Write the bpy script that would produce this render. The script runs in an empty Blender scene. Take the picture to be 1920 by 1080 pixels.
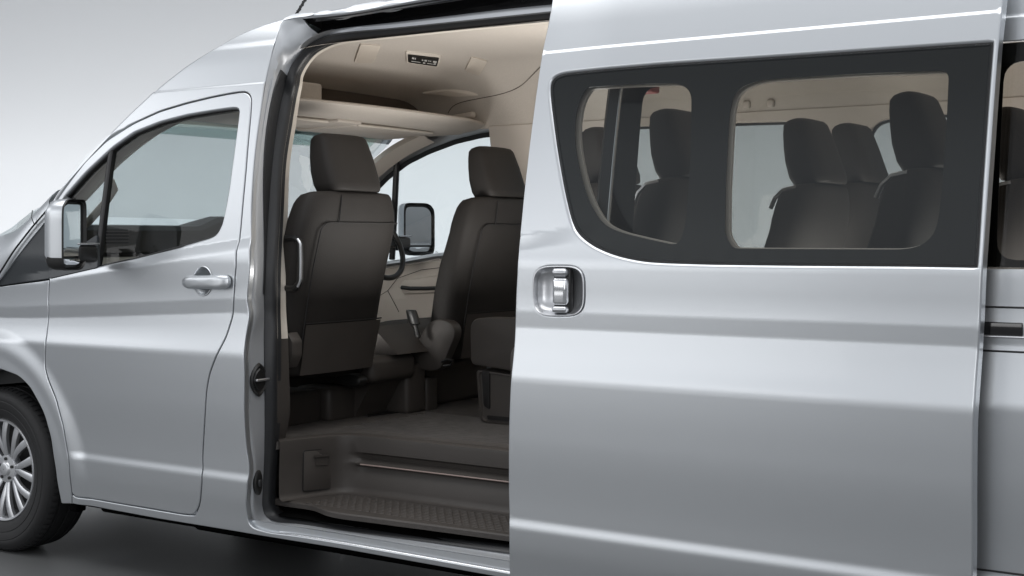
import bpy, math, random
import numpy as np
from mathutils import Vector, Matrix
from mathutils.geometry import delaunay_2d_cdt
random.seed(4)
rng = np.random.default_rng(4)
scene = bpy.context.scene
COL = scene.collection
PI = math.pi

# ------------------------------------------------------------------ camera
F = 2550.0                                   # focal length in pixels of a 1920 wide picture
TH = math.atan((960 + 2850) / F)             # the van's long axis against the view axis
D2 = np.array([-math.cos(TH), math.sin(TH)])
R2 = np.array([math.sin(TH), math.cos(TH)])
CAM = np.array([5.03667, -3.54272])
CZ, HZ = 1.34, 447.0
cam = bpy.data.cameras.new('camera')
cam.sensor_width = 36.0
cam.lens = F / 1920 * 36.0
cam.shift_y = -(540 - HZ) / 1920
cam.clip_start, cam.clip_end = 0.05, 200
camo = bpy.data.objects.new('camera', cam)
COL.objects.link(camo)
camo.location = (CAM[0], CAM[1], CZ)
camo.rotation_euler = (PI / 2, 0, PI / 2 - TH)
scene.camera = camo
scene.render.resolution_x, scene.render.resolution_y = 1024, 576

# ------------------------------------------------------------------ studio light
vs = scene.view_settings
vs.view_transform, vs.look, vs.exposure, vs.gamma = 'Standard', 'None', 0.0, 1.0
vs.use_curve_mapping = False
world = bpy.data.worlds.new('World')
scene.world = world
world.use_nodes = True
nt = world.node_tree
nt.nodes.clear()
wo = nt.nodes.new('ShaderNodeOutputWorld')
bg = nt.nodes.new('ShaderNodeBackground')
cr = nt.nodes.new('ShaderNodeValToRGB')
tc = nt.nodes.new('ShaderNodeTexCoord')
sp = nt.nodes.new('ShaderNodeSeparateXYZ')
mr = nt.nodes.new('ShaderNodeMapRange')
mr.inputs['From Min'].default_value = -1
mr.inputs['From Max'].default_value = 1
nt.links.new(tc.outputs['Generated'], sp.inputs[0])
nt.links.new(sp.outputs['Z'], mr.inputs['Value'])
nt.links.new(mr.outputs[0], cr.inputs[0])
nt.links.new(cr.outputs[0], bg.inputs['Color'])
nt.links.new(bg.outputs[0], wo.inputs[0])
WR = [(0.0, 0.02), (0.46, 0.10), (0.50, 0.25), (0.53, 0.35), (0.57, 0.76), (0.61, 1.15), (0.66, 1.12), (0.72, .80), (.80, .68), (1.0, 0.70)]
els = cr.color_ramp.elements
els[0].position, els[1].position = WR[0][0], WR[-1][0]
els[0].color = (WR[0][1], WR[0][1] * 1.02, WR[0][1] * 1.05, 1)
els[1].color = (WR[-1][1] * .95, WR[-1][1] * .98, WR[-1][1] * 1.03, 1)
for p, v in WR[1:-1]:
    e = els.new(p)
    e.color = (v * .95, v * .98, v * 1.03, 1)
bg.inputs['Strength'].default_value = 0.76


def area(name, loc, target, sx, sy, power, col=(1, 1, 1), spread=180):
    l = bpy.data.lights.new(name, 'AREA')
    l.shape = 'RECTANGLE'
    l.size, l.size_y, l.energy, l.color = sx, sy, power, col
    l.spread = math.radians(spread)
    o = bpy.data.objects.new(name, l)
    COL.objects.link(o)
    o.location = loc
    o.rotation_euler = (Vector(target) - Vector(loc)).to_track_quat('-Z', 'Y').to_euler()
    return o


area('overhead_softbox', (2.2, -1.2, 5.6), (2.2, -0.6, 0), 9.0, 3.2, 212)
area('front_softbox', (-4.5, -3.6, 3.6), (0.6, 0.2, 1.2), 3.0, 2.2, 26)
area('side_softbox', (-1.3, -6.6, 2.36), (2.4, 0, 1.1), 5.0, 1.25, 34)
area('added_low_fill', (-1.5, -7.0, .50), (2.4, 0, .75), 5.0, .7, 11)  # added light standing in for a bright floor pool mirrored in the door
area('added_entry_fill', (4.7, -5.2, 2.1), (1.9, .8, .75), 2.0, 1.4, 24)  # unseen fill added to light the entry, cabin floor and jamb
area('unseen_fill_dash', (1.22, .50, 1.02), (1.1, 1.8, 1.15), .30, .22, 5, (1, .97, .93))  # fill added out of sight before the left seat, brightens the far door lining
BACK = np.array(CAM) + 15.0 * D2
lw = area('backdrop_floor_light', tuple(np.append(BACK - 2.4 * D2 - 1.5 * R2, 0.25)),
          tuple(np.append(BACK - 1.5 * R2, 1.5)), 14.0, 0.5, 225)
area('unseen_fill_front', (2.35, .95, 1.16), (2.2, .98, 3), 1.1, .9, 21, (1, .97, .93))  # unseen upward fill added to brighten the headliner over the entry
area('unseen_fill_rear', (3.75, .95, 1.10), (3.75, .98, 3), 1.2, .9, 22, (1, .97, .93))  # second added fill, for the rear part of the headliner

scene.cycles.max_bounces = 10
scene.cycles.transparent_max_bounces = 24


# ------------------------------------------------------------------ helpers: pixels to places
def ray(u):
    return D2 + (u - 960) / F * R2


def PY(u, v, y):
    k = ray(u)
    s = (y - CAM[1]) / k[1]
    return np.array([CAM[0] + s * k[0], y, CZ - (v - HZ) * s / F])


def PX(u, v, x):
    k = ray(u)
    s = (x - CAM[0]) / k[0]
    return np.array([x, CAM[1] + s * k[1], CZ - (v - HZ) * s / F])


def PZ(u, v, z):
    s = (CZ - z) * F / (v - HZ)
    k = ray(u)
    return np.array([CAM[0] + s * k[0], CAM[1] + s * k[1], z])


def sstep(a, b, t):
    t = np.clip((np.asarray(t, float) - a) / (b - a), 0, 1)
    return t * t * (3 - 2 * t)


WID = 1.95
KN = [(.15, .088, .01), (.27, .058, .02), (.42, .0290, .06), (.60, .0140, .08), (.74, .0058, .06), (.845, .0010, .05), (.915, .0, .016), (.99, .0150, .04), (1.0685, .0262, .004),
      (1.118, .0246, .005), (1.155, .0276, .03), (1.215, .0292, .03), (1.265, .0312, .02), (1.30, .0378, .03), (1.50, .0640, .15), (1.70, .0960, .1), (1.85, .1260, .05),
      (1.9185, .1410, .0025), (1.9235, .1462, .0025), (2.05, .1760, .05), (2.15, .2120, .05), (2.20, .2500, .04), (2.26, .33, .04)]


def PROF(z):
    """section of the side: straight runs between knots, each corner rounded with its own radius"""
    z = np.asarray(z, float)
    sl = [(KN[i + 1][1] - KN[i][1]) / (KN[i + 1][0] - KN[i][0]) for i in range(len(KN) - 1)]
    y = KN[0][1] + sl[0] * (z - KN[0][0])
    for i in range(1, len(KN) - 1):
        t, r = z - KN[i][0], KN[i][2]
        y = y + (sl[i] - sl[i - 1]) * np.where(t > r, t, np.where(t < -r, 0, (t + r) ** 2 / (4 * r)))
    return y


def body(x, z):
    """Inward offset (y) of the outer skin at station x (0 = front axle) and height z."""
    x, z = np.asarray(x, float), np.asarray(z, float)
    dz = .047 * np.clip((1.40 - x) / .9, 0, 1.5)
    zz = z + dz * sstep(.88, 1.03, z) * (1 - sstep(1.14, 1.24, z))
    y = PROF(zz)
    y = y + .034 * np.clip((.95 - x) / .95, 0, 3) ** 2                     # plan taper to the front
    led = sstep(.47, .56, x)                                               # ledge low on the side
    y = y + led * .0065 * (sstep(.448, .488, z) * (1 - sstep(.52, .74, z)) - .25 * sstep(.30, .40, z) * (1 - sstep(.448, .488, z)))
    y = y + .0045 * sstep(2.064, 2.090, z) * (1 - sstep(1.46, 1.56, x)) * sstep(.85, 1.3, x)
    zf = 1.224 + .12 * (x - .886)                                          # belt fold
    q = np.clip(z - zf, 0, .05)
    y = y + (sstep(.1, .3, x) * (1 - sstep(1.50, 1.80, x))) * .40 * q * q / (q + .020)
    rr = np.hypot(x, z - .35)                                              # wheel arch flare
    y = y - .016 * (1 - sstep(.515, .61, rr)) - .005 * (1 - sstep(.44, .50, rr))
    return y


def near(x, z):
    return body(x, z)


SH = 1.215


def doorf(x, z):
    return body(np.asarray(x) - SH, z) - .105


def farf(x, z):
    return WID - body(x, z)


def PS(u, v, surf, off=0.0):
    y = 0.0 if surf is not farf else WID
    for _ in range(14):
        p = PY(u, v, y)
        y = float(surf(p[0], p[2])) + off
    return PY(u, v, y)


def snorm(surf, x, z, sign=-1):
    e = .0015
    fx = (surf(x + e, z) - surf(x - e, z)) / (2 * e)
    fz = (surf(x, z + e) - surf(x, z - e)) / (2 * e)
    n = np.stack([-fx, np.ones_like(fx), -fz], -1) * sign
    return n / np.linalg.norm(n, axis=-1, keepdims=True)


# ------------------------------------------------------------------ helpers: objects
VAN_LOC = Vector((2.0, .975, 0))
van = bpy.data.objects.new('passenger_van', None)
COL.objects.link(van)
van.location = VAN_LOC
van.empty_display_size = .3
van['label'] = 'silver high-roof passenger van with its side sliding door open on dark seats'
van['category'] = 'van'


def link(name, me, mat, parent=van):
    o = bpy.data.objects.new(name, me)
    COL.objects.link(o)
    if mat:
        for m in (mat if isinstance(mat, (list, tuple)) else [mat]):
            me.materials.append(m)
    if parent is not None:
        o.parent = parent
        if parent is van:
            o.matrix_parent_inverse = Matrix.Translation(-VAN_LOC)
    return o


class MB:
    """Collects shapes and links them as one mesh object."""

    def __init__(s):
        s.v, s.f, s.mi, s.cur = [], [], [], 0

    def add(s, verts, faces):
        n = len(s.v)
        s.v += [tuple(map(float, p)) for p in verts]
        s.f += [tuple(i + n for i in f) for f in faces]
        s.mi += [s.cur] * len(faces)
        return s

    def loft(s, rings, closed=True, cap0=True, cap1=True):
        n = len(rings[0])
        vs_ = [p for r in rings for p in r]
        fs = []
        for i in range(len(rings) - 1):
            for j in range(n if closed else n - 1):
                a, b = i * n + j, i * n + (j + 1) % n
                fs.append((a, b, b + n, a + n))
        if cap0:
            fs.append(tuple(reversed(range(n))))
        if cap1:
            fs.append(tuple(range((len(rings) - 1) * n, len(rings) * n)))
        return s.add(vs_, fs)

    def box(s, c, size, bev=.01, rot=None, seg=3):
        """rounded box: c centre, size full extents, bev corner radius"""
        hx, hy, hz = [max(k / 2, 1e-4) for k in size]
        b = min(bev, hx * .98, hy * .98, hz * .98)
        rings = []
        prof = [(b * (1 - math.cos(a)), b * math.sin(a)) for a in np.linspace(0, PI / 2, seg + 1)]
        lv = [(-hz + p[0], b - p[1]) for p in prof] + [(hz - p[0], b - p[1]) for p in reversed(prof)]
        for (z, ins) in lv:
            ring = []
            for (qx, qy, a0) in ((1, 1, 0), (-1, 1, 90), (-1, -1, 180), (1, -1, 270)):
                for k in range(seg + 1):
                    a = math.radians(a0 + 90 * k / seg)
                    rb = max(b - ins, 1e-5)
                    ring.append([qx * (hx - b) + rb * math.cos(a), qy * (hy - b) + rb * math.sin(a), z])
            rings.append(ring)
        M = rot if rot is not None else Matrix.Identity(3)
        rings = [[Vector(c) + M @ Vector(p) for p in r] for r in rings]
        return s.loft(rings)

    def tube(s, pts, r, n=8, closed=False, caps=True):
        pts = [Vector(p) for p in pts]
        m = len(pts)
        rings, prev = [], None
        for i, p in enumerate(pts):
            if closed:
                t = pts[(i + 1) % m] - pts[i - 1]
            else:
                t = pts[min(i + 1, m - 1)] - pts[max(i - 1, 0)]
            if t.length < 1e-9:
                t = Vector((0, 0, 1))
            t.normalize()
            if prev is None:
                a = t.orthogonal().normalized()
            else:
                a = prev - t * prev.dot(t)
                a = a.normalized() if a.length > 1e-6 else t.orthogonal().normalized()
            prev = a
            b = t.cross(a)
            rad = r[i] if isinstance(r, (list, tuple, np.ndarray)) else r
            rings.append([p + a * math.cos(2 * PI * k / n) * rad + b * math.sin(2 * PI * k / n) * rad for k in range(n)])
        if closed:
            rings.append(rings[0])
        return s.loft(rings, True, caps and not closed, caps and not closed)

    def lathe(s, prof, axis_o, axis='y', n=64, close=False):
        """prof: (radius, along) pairs turned about an axis through axis_o"""
        rings = []
        for (r, h) in prof:
            ring = []
            for k in range(n):
                a = 2 * PI * k / n
                ring.append((axis_o[0] + r * math.cos(a), axis_o[1] + h, axis_o[2] + r * math.sin(a)))
            rings.append(ring)
        if close:
            rings.append(rings[0])
        return s.loft(rings, True, False, False)

    def build(s, name, mat, parent=van, smooth=True, angle=38):
        me = bpy.data.meshes.new(name)
        me.from_pydata(s.v, [], s.f)
        me.update()
        o = link(name, me, mat, parent)
        for p, i in zip(me.polygons, s.mi):
            p.material_index = i
        fix_normals(me)
        if smooth:
            for p in me.polygons:
                p.use_smooth = True
            me.set_sharp_from_angle(angle=math.radians(angle))
        return o


import bmesh


def fix_normals(me):
    bm = bmesh.new()
    bm.from_mesh(me)
    bmesh.ops.remove_doubles(bm, verts=bm.verts, dist=1e-6)
    bmesh.ops.recalc_face_normals(bm, faces=bm.faces)
    bm.to_mesh(me)
    bm.free()


def fillet(pts, rad=14, closed=True, n=5):
    """round every corner of a polyline; a point may carry its own radius as third value"""
    P = [np.array(p[:2], float) for p in pts]
    Rr = [p[2] if len(p) > 2 else rad for p in pts]
    out = []
    m = len(P)
    for i in range(m):
        if not closed and i in (0, m - 1):
            out.append(P[i])
            continue
        a, b, c = P[i - 1], P[i], P[(i + 1) % m]
        la, lc = np.linalg.norm(a - b), np.linalg.norm(c - b)
        if la < 1e-6 or lc < 1e-6 or Rr[i] <= 0:
            out.append(b)
            continue
        ca, cc = min(Rr[i], .49 * la), min(Rr[i], .49 * lc)
        p0, p1 = b + (a - b) / la * ca, b + (c - b) / lc * cc
        for t in np.linspace(0, 1, n):
            out.append((1 - t) ** 2 * p0 + 2 * t * (1 - t) * b + t * t * p1)
    return out


def resample(P, step, closed=True):
    P = np.array(P, float)
    Q = np.vstack([P, P[:1]]) if closed else P
    seg = np.linalg.norm(np.diff(Q, axis=0), axis=1)
    keep = np.r_[True, seg > 1e-7]
    Q = Q[keep]
    seg = np.linalg.norm(np.diff(Q, axis=0), axis=1)
    L = np.r_[0, np.cumsum(seg)]
    n = max(int(round(L[-1] / step)), 8)
    t = np.linspace(0, L[-1], n + 1)
    if closed:
        t = t[:-1]
    return np.stack([np.interp(t, L, Q[:, k]) for k in range(Q.shape[1])], 1)


def poly_area(P):
    return .5 * np.sum(P[:, 0] * np.roll(P[:, 1], -1) - np.roll(P[:, 0], -1) * P[:, 1])


def out_normals(P, hole=False):
    """unit in-plane normals pointing away from the material"""
    T = np.roll(P, -1, 0) - np.roll(P, 1, 0)
    T /= np.linalg.norm(T, axis=1, keepdims=True) + 1e-12
    N = np.stack([T[:, 1], -T[:, 0]], 1)
    if poly_area(P) < 0:
        N = -N
    return -N if hole else N


def inside(P, Q):
    x, y = Q[:, 0], Q[:, 1]
    c = np.zeros(len(Q), bool)
    j = len(P) - 1
    for i in range(len(P)):
        xi, yi, xj, yj = P[i, 0], P[i, 1], P[j, 0], P[j, 1]
        if yi != yj:
            m = ((yi > y) != (yj > y)) & (x < (xj - xi) * (y - yi) / (yj - yi) + xi)
            c ^= m
        j = i
    return c


def near_edge(P, Q, d):
    """points of Q closer than d to the closed polyline P"""
    m = np.zeros(len(Q), bool)
    for i in range(len(P)):
        a, b = P[i], P[(i + 1) % len(P)]
        sel = np.where(~m & (np.abs(Q[:, 1] - (a[1] + b[1]) / 2) < d + .05) & (np.abs(Q[:, 0] - (a[0] + b[0]) / 2) < d + .05))[0]
        if len(sel) == 0:
            continue
        ab = b - a
        t = np.clip(((Q[sel] - a) @ ab) / (ab @ ab + 1e-12), 0, 1)
        dd = np.linalg.norm(Q[sel] - a - t[:, None] * ab, axis=1)
        m[sel[dd < d]] = True
    return m


def px(pts, surf, off=0.0, rad=14, closed=True):
    """picture outline -> (x, z) outline on a surface"""
    out = []
    for q in fillet(pts, rad, closed):
        p = PS(q[0], q[1], surf, off)
        out.append((p[0], p[2]))
    return np.array(out)


ZROWS = np.unique(np.round(np.concatenate([np.arange(.2, 2.3, .022), np.arange(.42, .50, .007), np.arange(.86, 1.15, .006),
                                           np.arange(1.90, 1.945, .005), np.arange(2.05, 2.12, .008), np.arange(1.18, 1.30, .009)]), 4))


ZFINE = np.unique(np.round(np.concatenate([np.arange(.2, 2.3, .011), np.arange(.42, .52, .006), np.arange(.88, 1.15, .005), np.arange(1.90, 1.945, .0022), np.arange(2.05, 2.12, .006), np.arange(1.17, 1.36, .006)]), 4))
ROLL = {}


def panel(name, outline, holes, surf, mat, parent=van, gap=.0025, r=.0035, flange=.02, off=0.0, side=1, rfun=None,
          hr=None, hgap=None, hflange=None, xs=.045, rows=None, step=.012, back=False):
    """sheet on a curved surface; edges roll over with radius r and end in a flange of that depth.
       side=+1: outer face looks to -y and the flange goes to +y; side=-1: the other way round."""
    loops = []
    Ls = [np.array(outline)] + [np.array(h) for h in holes]
    for li, P in enumerate(Ls):
        P = resample(P, step)
        hole = li > 0
        rr = np.full(len(P), (hr if hole and hr is not None else r), float)
        if rfun is not None and not hole:
            rr = np.array([rfun(p) for p in P])
        g = (hgap if hole and hgap is not None else gap)
        N = out_normals(P, hole)
        B = P - N * (g + rr)[:, None]
        loops.append((B, N, rr, hole, (hflange if hole and hflange is not None else flange)))
    lo = np.min(loops[0][0], 0)
    hi = np.max(loops[0][0], 0)
    zr = ZROWS if rows is None else rows
    gx = np.arange(lo[0], hi[0] + xs, xs)
    G = np.array([(x + (i % 2) * xs * .5 * 0, z) for i, z in enumerate(zr) if lo[1] < z < hi[1] for x in gx])
    if len(G) == 0:
        G = np.zeros((0, 2))
    ok = inside(loops[0][0], G)
    for B, N, rr, hole, fl in loops:
        if hole:
            ok &= ~inside(B, G)
        ok &= ~near_edge(B, G, .004)
    G = G[ok]
    pts, edges = [], []
    for B, *_ in loops:
        n0 = len(pts)
        pts += [Vector(p) for p in B]
        edges += [(n0 + i, n0 + (i + 1) % len(B)) for i in range(len(B))]
    nb = len(pts)
    pts += [Vector(p) for p in G]
    vv, ee, ff, ov, oe, of = delaunay_2d_cdt(pts, edges, [], 0, 1e-6)
    V2 = np.array([(p.x, p.y) for p in vv])
    imap = {}
    for i, o_ in enumerate(ov):
        for k in o_:
            imap[k] = i
    T = np.array([f for f in ff])
    cen = V2[T].mean(1)
    ok = inside(loops[0][0], cen)
    for B, N, rr, hole, fl in loops:
        if hole:
            ok &= ~inside(B, cen)
    T = T[ok]
    Y = surf(V2[:, 0], V2[:, 1]) + off
    V = np.stack([V2[:, 0], Y, V2[:, 1]], 1)
    NN = snorm(surf, V2[:, 0], V2[:, 1], -side)
    faces = []
    for t in T:
        a, b, c = V[t[0]], V[t[1]], V[t[2]]
        n = np.cross(b - a, c - a)
        faces.append(tuple(t) if n @ NN[t[0]] > 0 else tuple(t[::-1]))
    verts = [tuple(p) for p in V]
    nrm = [tuple(p) for p in NN]
    base = 0
    ROLL[name] = []
    for B, N, rr, hole, fl in loops:
        m = len(B)
        idx = [imap[base + i] for i in range(m)]
        base += m
        sN = NN[idx]
        o3 = np.stack([N[:, 0], np.zeros(m), N[:, 1]], 1)
        o3 -= (o3 * sN).sum(1, keepdims=True) * sN
        o3 /= np.linalg.norm(o3, axis=1, keepdims=True) + 1e-12
        prev = idx
        ks = [(a, 0) for a in np.radians([22, 45, 68, 90])] + [(PI / 2, fl)]
        for a, f_ in ks:
            P3 = V[idx] + o3 * (rr * math.sin(a))[:, None] - sN * (rr * (1 - math.cos(a)) + f_)[:, None]
            n3 = sN * math.cos(a) + o3 * math.sin(a)
            cur = list(range(len(verts), len(verts) + m))
            verts += [tuple(p) for p in P3]
            nrm += [tuple(p) for p in n3]
            for i in range(m):
                j = (i + 1) % m
                q = (prev[i], prev[j], cur[j], cur[i])
                A = np.array([verts[k] for k in q])
                n = np.cross(A[1] - A[0], A[2] - A[0]) + np.cross(A[2] - A[0], A[3] - A[0])
                faces.append(q if n @ n3[i] > 0 else q[::-1])
            prev = cur
            if not hole and f_ == 0 and a > 1.5:
                ROLL[name] = [(tuple(P3[i]), float(rr[i])) for i in range(m)]
    me = bpy.data.meshes.new(name)
    me.from_pydata(verts, [], faces)
    me.update()
    for p in me.polygons:
        p.use_smooth = True
    me.normals_split_custom_set_from_vertices(nrm)
    return link(name, me, mat, parent)


def strip(name, rows, mat, parent=van, build=True, mb=None):
    """loft a sheet through rows of 3D points"""
    b = mb or MB()
    b.loft([[tuple(p) for p in r] for r in rows], closed=False, cap0=False, cap1=False)
    return b.build(name, mat, parent, angle=60) if build else b


def interp_rows(stations, n=6):
    """Catmull-Rom through stations, each a list of 3D points -> denser stations"""
    S = [np.array(s_, float) for s_ in stations]
    out = []
    for i in range(len(S) - 1):
        p0, p1, p2, p3 = S[max(i - 1, 0)], S[i], S[i + 1], S[min(i + 2, len(S) - 1)]
        d = lambda a, b: max(np.linalg.norm(a - b, axis=1).mean(), 1e-4) ** .5
        t0, t1 = 0, d(p0, p1)
        t1 = t1 if i > 0 else d(p1, p2)
        t2 = t1 + d(p1, p2)
        t3 = t2 + (d(p2, p3) if i < len(S) - 2 else d(p1, p2))
        if i == 0:
            p0 = 2 * p1 - p2
        if i == len(S) - 2:
            p3 = 2 * p2 - p1
        for t in np.linspace(t1, t2, n, endpoint=False):
            A1 = (t1 - t) / (t1 - t0) * p0 + (t - t0) / (t1 - t0) * p1
            A2 = (t2 - t) / (t2 - t1) * p1 + (t - t1) / (t2 - t1) * p2
            A3 = (t3 - t) / (t3 - t2) * p2 + (t - t2) / (t3 - t2) * p3
            B1 = (t2 - t) / (t2 - t0) * A1 + (t - t0) / (t2 - t0) * A2
            B2 = (t3 - t) / (t3 - t1) * A2 + (t - t1) / (t3 - t1) * A3
            out.append((t2 - t) / (t2 - t1) * B1 + (t - t1) / (t2 - t1) * B2)
    out.append(S[-1])
    return out


def puff(mb, P, C_surf, h, side=-1, levels=((0, 0), (.0, .5), (.12, .85), (.35, 1.0), (.65, 1.05), (.93, 1.06))):
    """pillow: outline P of (x, z) swells off the surface function by h"""
    P = np.array(P)
    c = P.mean(0)
    rings = []
    for k, q in levels:
        Q = P + (c - P) * k
        rings.append([(a[0], float(C_surf(a[0], a[1])) + side * h * q, a[1]) for a in Q])
    mb.loft(rings, True, False, True)
    return mb


# ------------------------------------------------------------------ materials
def mat(name, col, rough=.5, metal=0.0, coat=0.0, spec=.5, bump=None, var=None, coat_rough=.03, sheen=0):
    m = bpy.data.materials.new(name)
    m.use_nodes = True
    n = m.node_tree
    b = n.nodes['Principled BSDF']
    b.inputs['Base Color'].default_value = (*col, 1)
    b.inputs['Roughness'].default_value = rough
    b.inputs['Metallic'].default_value = metal
    b.inputs['Coat Weight'].default_value = coat
    b.inputs['Coat Roughness'].default_value = coat_rough
    b.inputs['Specular IOR Level'].default_value = spec
    if sheen:
        b.inputs['Sheen Weight'].default_value = sheen
    tc_ = n.nodes.new('ShaderNodeTexCoord')
    if var:
        sc, amt = var
        no = n.nodes.new('ShaderNodeTexNoise')
        no.inputs['Scale'].default_value = sc
        no.inputs['Detail'].default_value = 3
        n.links.new(tc_.outputs['Object'], no.inputs['Vector'])
        mx = n.nodes.new('ShaderNodeMixRGB')
        mx.blend_type = 'MULTIPLY'
        rp = n.nodes.new('ShaderNodeMapRange')
        rp.inputs['From Min'].default_value, rp.inputs['From Max'].default_value = .3, .7
        rp.inputs['To Min'].default_value, rp.inputs['To Max'].default_value = 1 - amt, 1 + amt * .4
        n.links.new(no.outputs['Fac'], rp.inputs['Value'])
        mx.inputs['Fac'].default_value = 1
        mx.inputs['Color1'].default_value = (*col, 1)
        n.links.new(rp.outputs[0], mx.inputs['Color2'])
        n.links.new(mx.outputs[0], b.inputs['Base Color'])
    if bump:
        sc, st, kind = bump
        if kind == 'voronoi':
            no = n.nodes.new('ShaderNodeTexVoronoi')
            out = no.outputs['Distance']
        else:
            no = n.nodes.new('ShaderNodeTexNoise')
            no.inputs['Detail'].default_value = 4
            out = no.outputs['Fac']
        no.inputs['Scale'].default_value = sc
        n.links.new(tc_.outputs['Object'], no.inputs['Vector'])
        bp = n.nodes.new('ShaderNodeBump')
        bp.inputs['Strength'].default_value = st
        bp.inputs['Distance'].default_value = .002
        n.links.new(out, bp.inputs['Height'])
        n.links.new(bp.outputs[0], b.inputs['Normal'])
    return m


def glass(name, tint, refl=1.0, rough=.0, col=(1, 1, 1)):
    m = bpy.data.materials.new(name)
    m.use_nodes = True
    n = m.node_tree
    n.nodes.clear()
    o = n.nodes.new('ShaderNodeOutputMaterial')
    t = n.nodes.new('ShaderNodeBsdfTransparent')
    t.inputs[0].default_value = (*tint, 1)
    g = n.nodes.new('ShaderNodeBsdfGlossy')
    g.inputs['Color'].default_value = (*col, 1)
    g.inputs['Roughness'].default_value = rough
    fr = n.nodes.new('ShaderNodeFresnel')
    fr.inputs['IOR'].default_value = 1.5
    mu = n.nodes.new('ShaderNodeMath')
    mu.operation = 'MULTIPLY'
    mu.inputs[1].default_value = refl
    mx = n.nodes.new('ShaderNodeMixShader')
    n.links.new(fr.outputs[0], mu.inputs[0])
    n.links.new(mu.outputs[0], mx.inputs[0])
    n.links.new(t.outputs[0], mx.inputs[1])
    n.links.new(g.outputs[0], mx.inputs[2])
    n.links.new(mx.outputs[0], o.inputs[0])
    return m


PAINT = mat('silver_metallic_paint', (.635, .66, .685), .33, .86, coat=.3, coat_rough=.06)
b_ = PAINT.node_tree
_n = b_.nodes.new('ShaderNodeTexNoise')
_n.inputs['Scale'].default_value = 900
_n.inputs['Detail'].default_value = 1
_t = b_.nodes.new('ShaderNodeTexCoord')
b_.links.new(_t.outputs['Object'], _n.inputs['Vector'])
_bp = b_.nodes.new('ShaderNodeBump')
_bp.inputs['Strength'].default_value = .05
_bp.inputs['Distance'].default_value = .001
b_.links.new(_n.outputs['Fac'], _bp.inputs['Height'])
b_.links.new(_bp.outputs[0], b_.nodes['Principled BSDF'].inputs['Normal'])
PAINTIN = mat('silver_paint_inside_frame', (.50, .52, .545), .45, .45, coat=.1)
SILLM = mat('bright_sill_metal', (.86, .87, .89), .24, .9)
BLACKP = mat('gloss_black', (.012, .012, .013), .12, coat=.3)
FRIT = mat('black_glass_border', (.008, .008, .008), .25)
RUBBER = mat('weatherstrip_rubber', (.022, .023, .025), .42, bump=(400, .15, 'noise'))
SEAL = mat('black_seal', (.010, .010, .011), .38)
TRIMBLUE = mat('dark_trim_plastic', (.026, .031, .036), .35, bump=(700, .08, 'noise'))
DARK = mat('dark_underbody', (.002, .002, .002), .9, spec=.05)
LEATHER = mat('dark_brown_leather', (.0255, .0228, .021), .62, spec=.3, bump=(260, .22, 'voronoi'), var=(6, .12))
SEAM = mat('seat_seam_thread', (.010, .009, .009), .7)
PLAST = mat('dark_brown_plastic', (.058, .051, .046), .52, bump=(500, .15, 'noise'), var=(5, .1))
PLASTB = mat('black_plastic', (.012, .012, .012), .4)
CARPET = mat('dark_floor_carpet', (.095, .087, .081), .8, bump=(350, .6, 'noise'), var=(20, .18))
HEADL = mat('beige_headliner_fabric', (.53, .485, .435), .9, bump=(500, .35, 'noise'), var=(260, .10))
BEIGE = mat('beige_trim_plastic', (.52, .47, .42), .6, bump=(600, .1, 'noise'))
IVORY = mat('ivory_trim', (.66, .61, .54), .5)
CHROME = mat('chrome', (.80, .81, .83), .12, 1.0)
SATIN = mat('satin_silver', (.62, .63, .65), .3, .9)
TYRE = mat('tyre_rubber', (.016, .016, .017), .62, bump=(120, .2, 'noise'))
RIM = mat('alloy_rim', (.68, .69, .71), .32, .85, coat=.3)
RIMD = mat('rim_dark_recess', (.02, .02, .02), .6)
MIRROR = mat('mirror_glass', (.82, .84, .86), .03, 1.0)
GL_FRONT = glass('clear_window_glass', (.80, .86, .865), .4)
GL_FAR = glass('far_window_glass', (.80, .85, .855), .4)
GL_DARK = glass('tinted_window_glass', (.71, .73, .725), .6, col=(.93, .97, 1.0))
GL_REAR = glass('dark_privacy_glass', (.52, .51, .49), .5)
TEAL = glass('windscreen_shade_band', (.62, .80, .775), .4)

# ------------------------------------------------------------------ the studio
bm = MB()
bm.add([(-60, -60, 0), (60, -60, 0), (60, 60, 0), (-60, 60, 0)], [(0, 1, 2, 3)])
FLOORM = mat('studio_floor_paint', (.125, .128, .13), .34, var=(3, .04))
floor_o = bm.build('ground', FLOORM, None, smooth=False)
floor_o['kind'] = 'structure'
BACKM = mat('studio_backdrop_paint', (.72, .735, .75), .9)
rows = []
for k in range(13):
    a = PI / 2 * k / 12
    rows.append((-2.2 + 2.2 * math.sin(a), .006 + 2.2 * (1 - math.cos(a))))
rows = [(-2.8, .005)] + rows + [(0, 12)]
bm = MB()
bm.loft([[tuple(np.append(BACK + D2 * q + R2 * s_, z)) for s_ in (-26, 0, 26)] for q, z in rows], False, False, False)
bo = bm.build('backdrop', BACKM, None)
bo['kind'] = 'structure'

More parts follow.
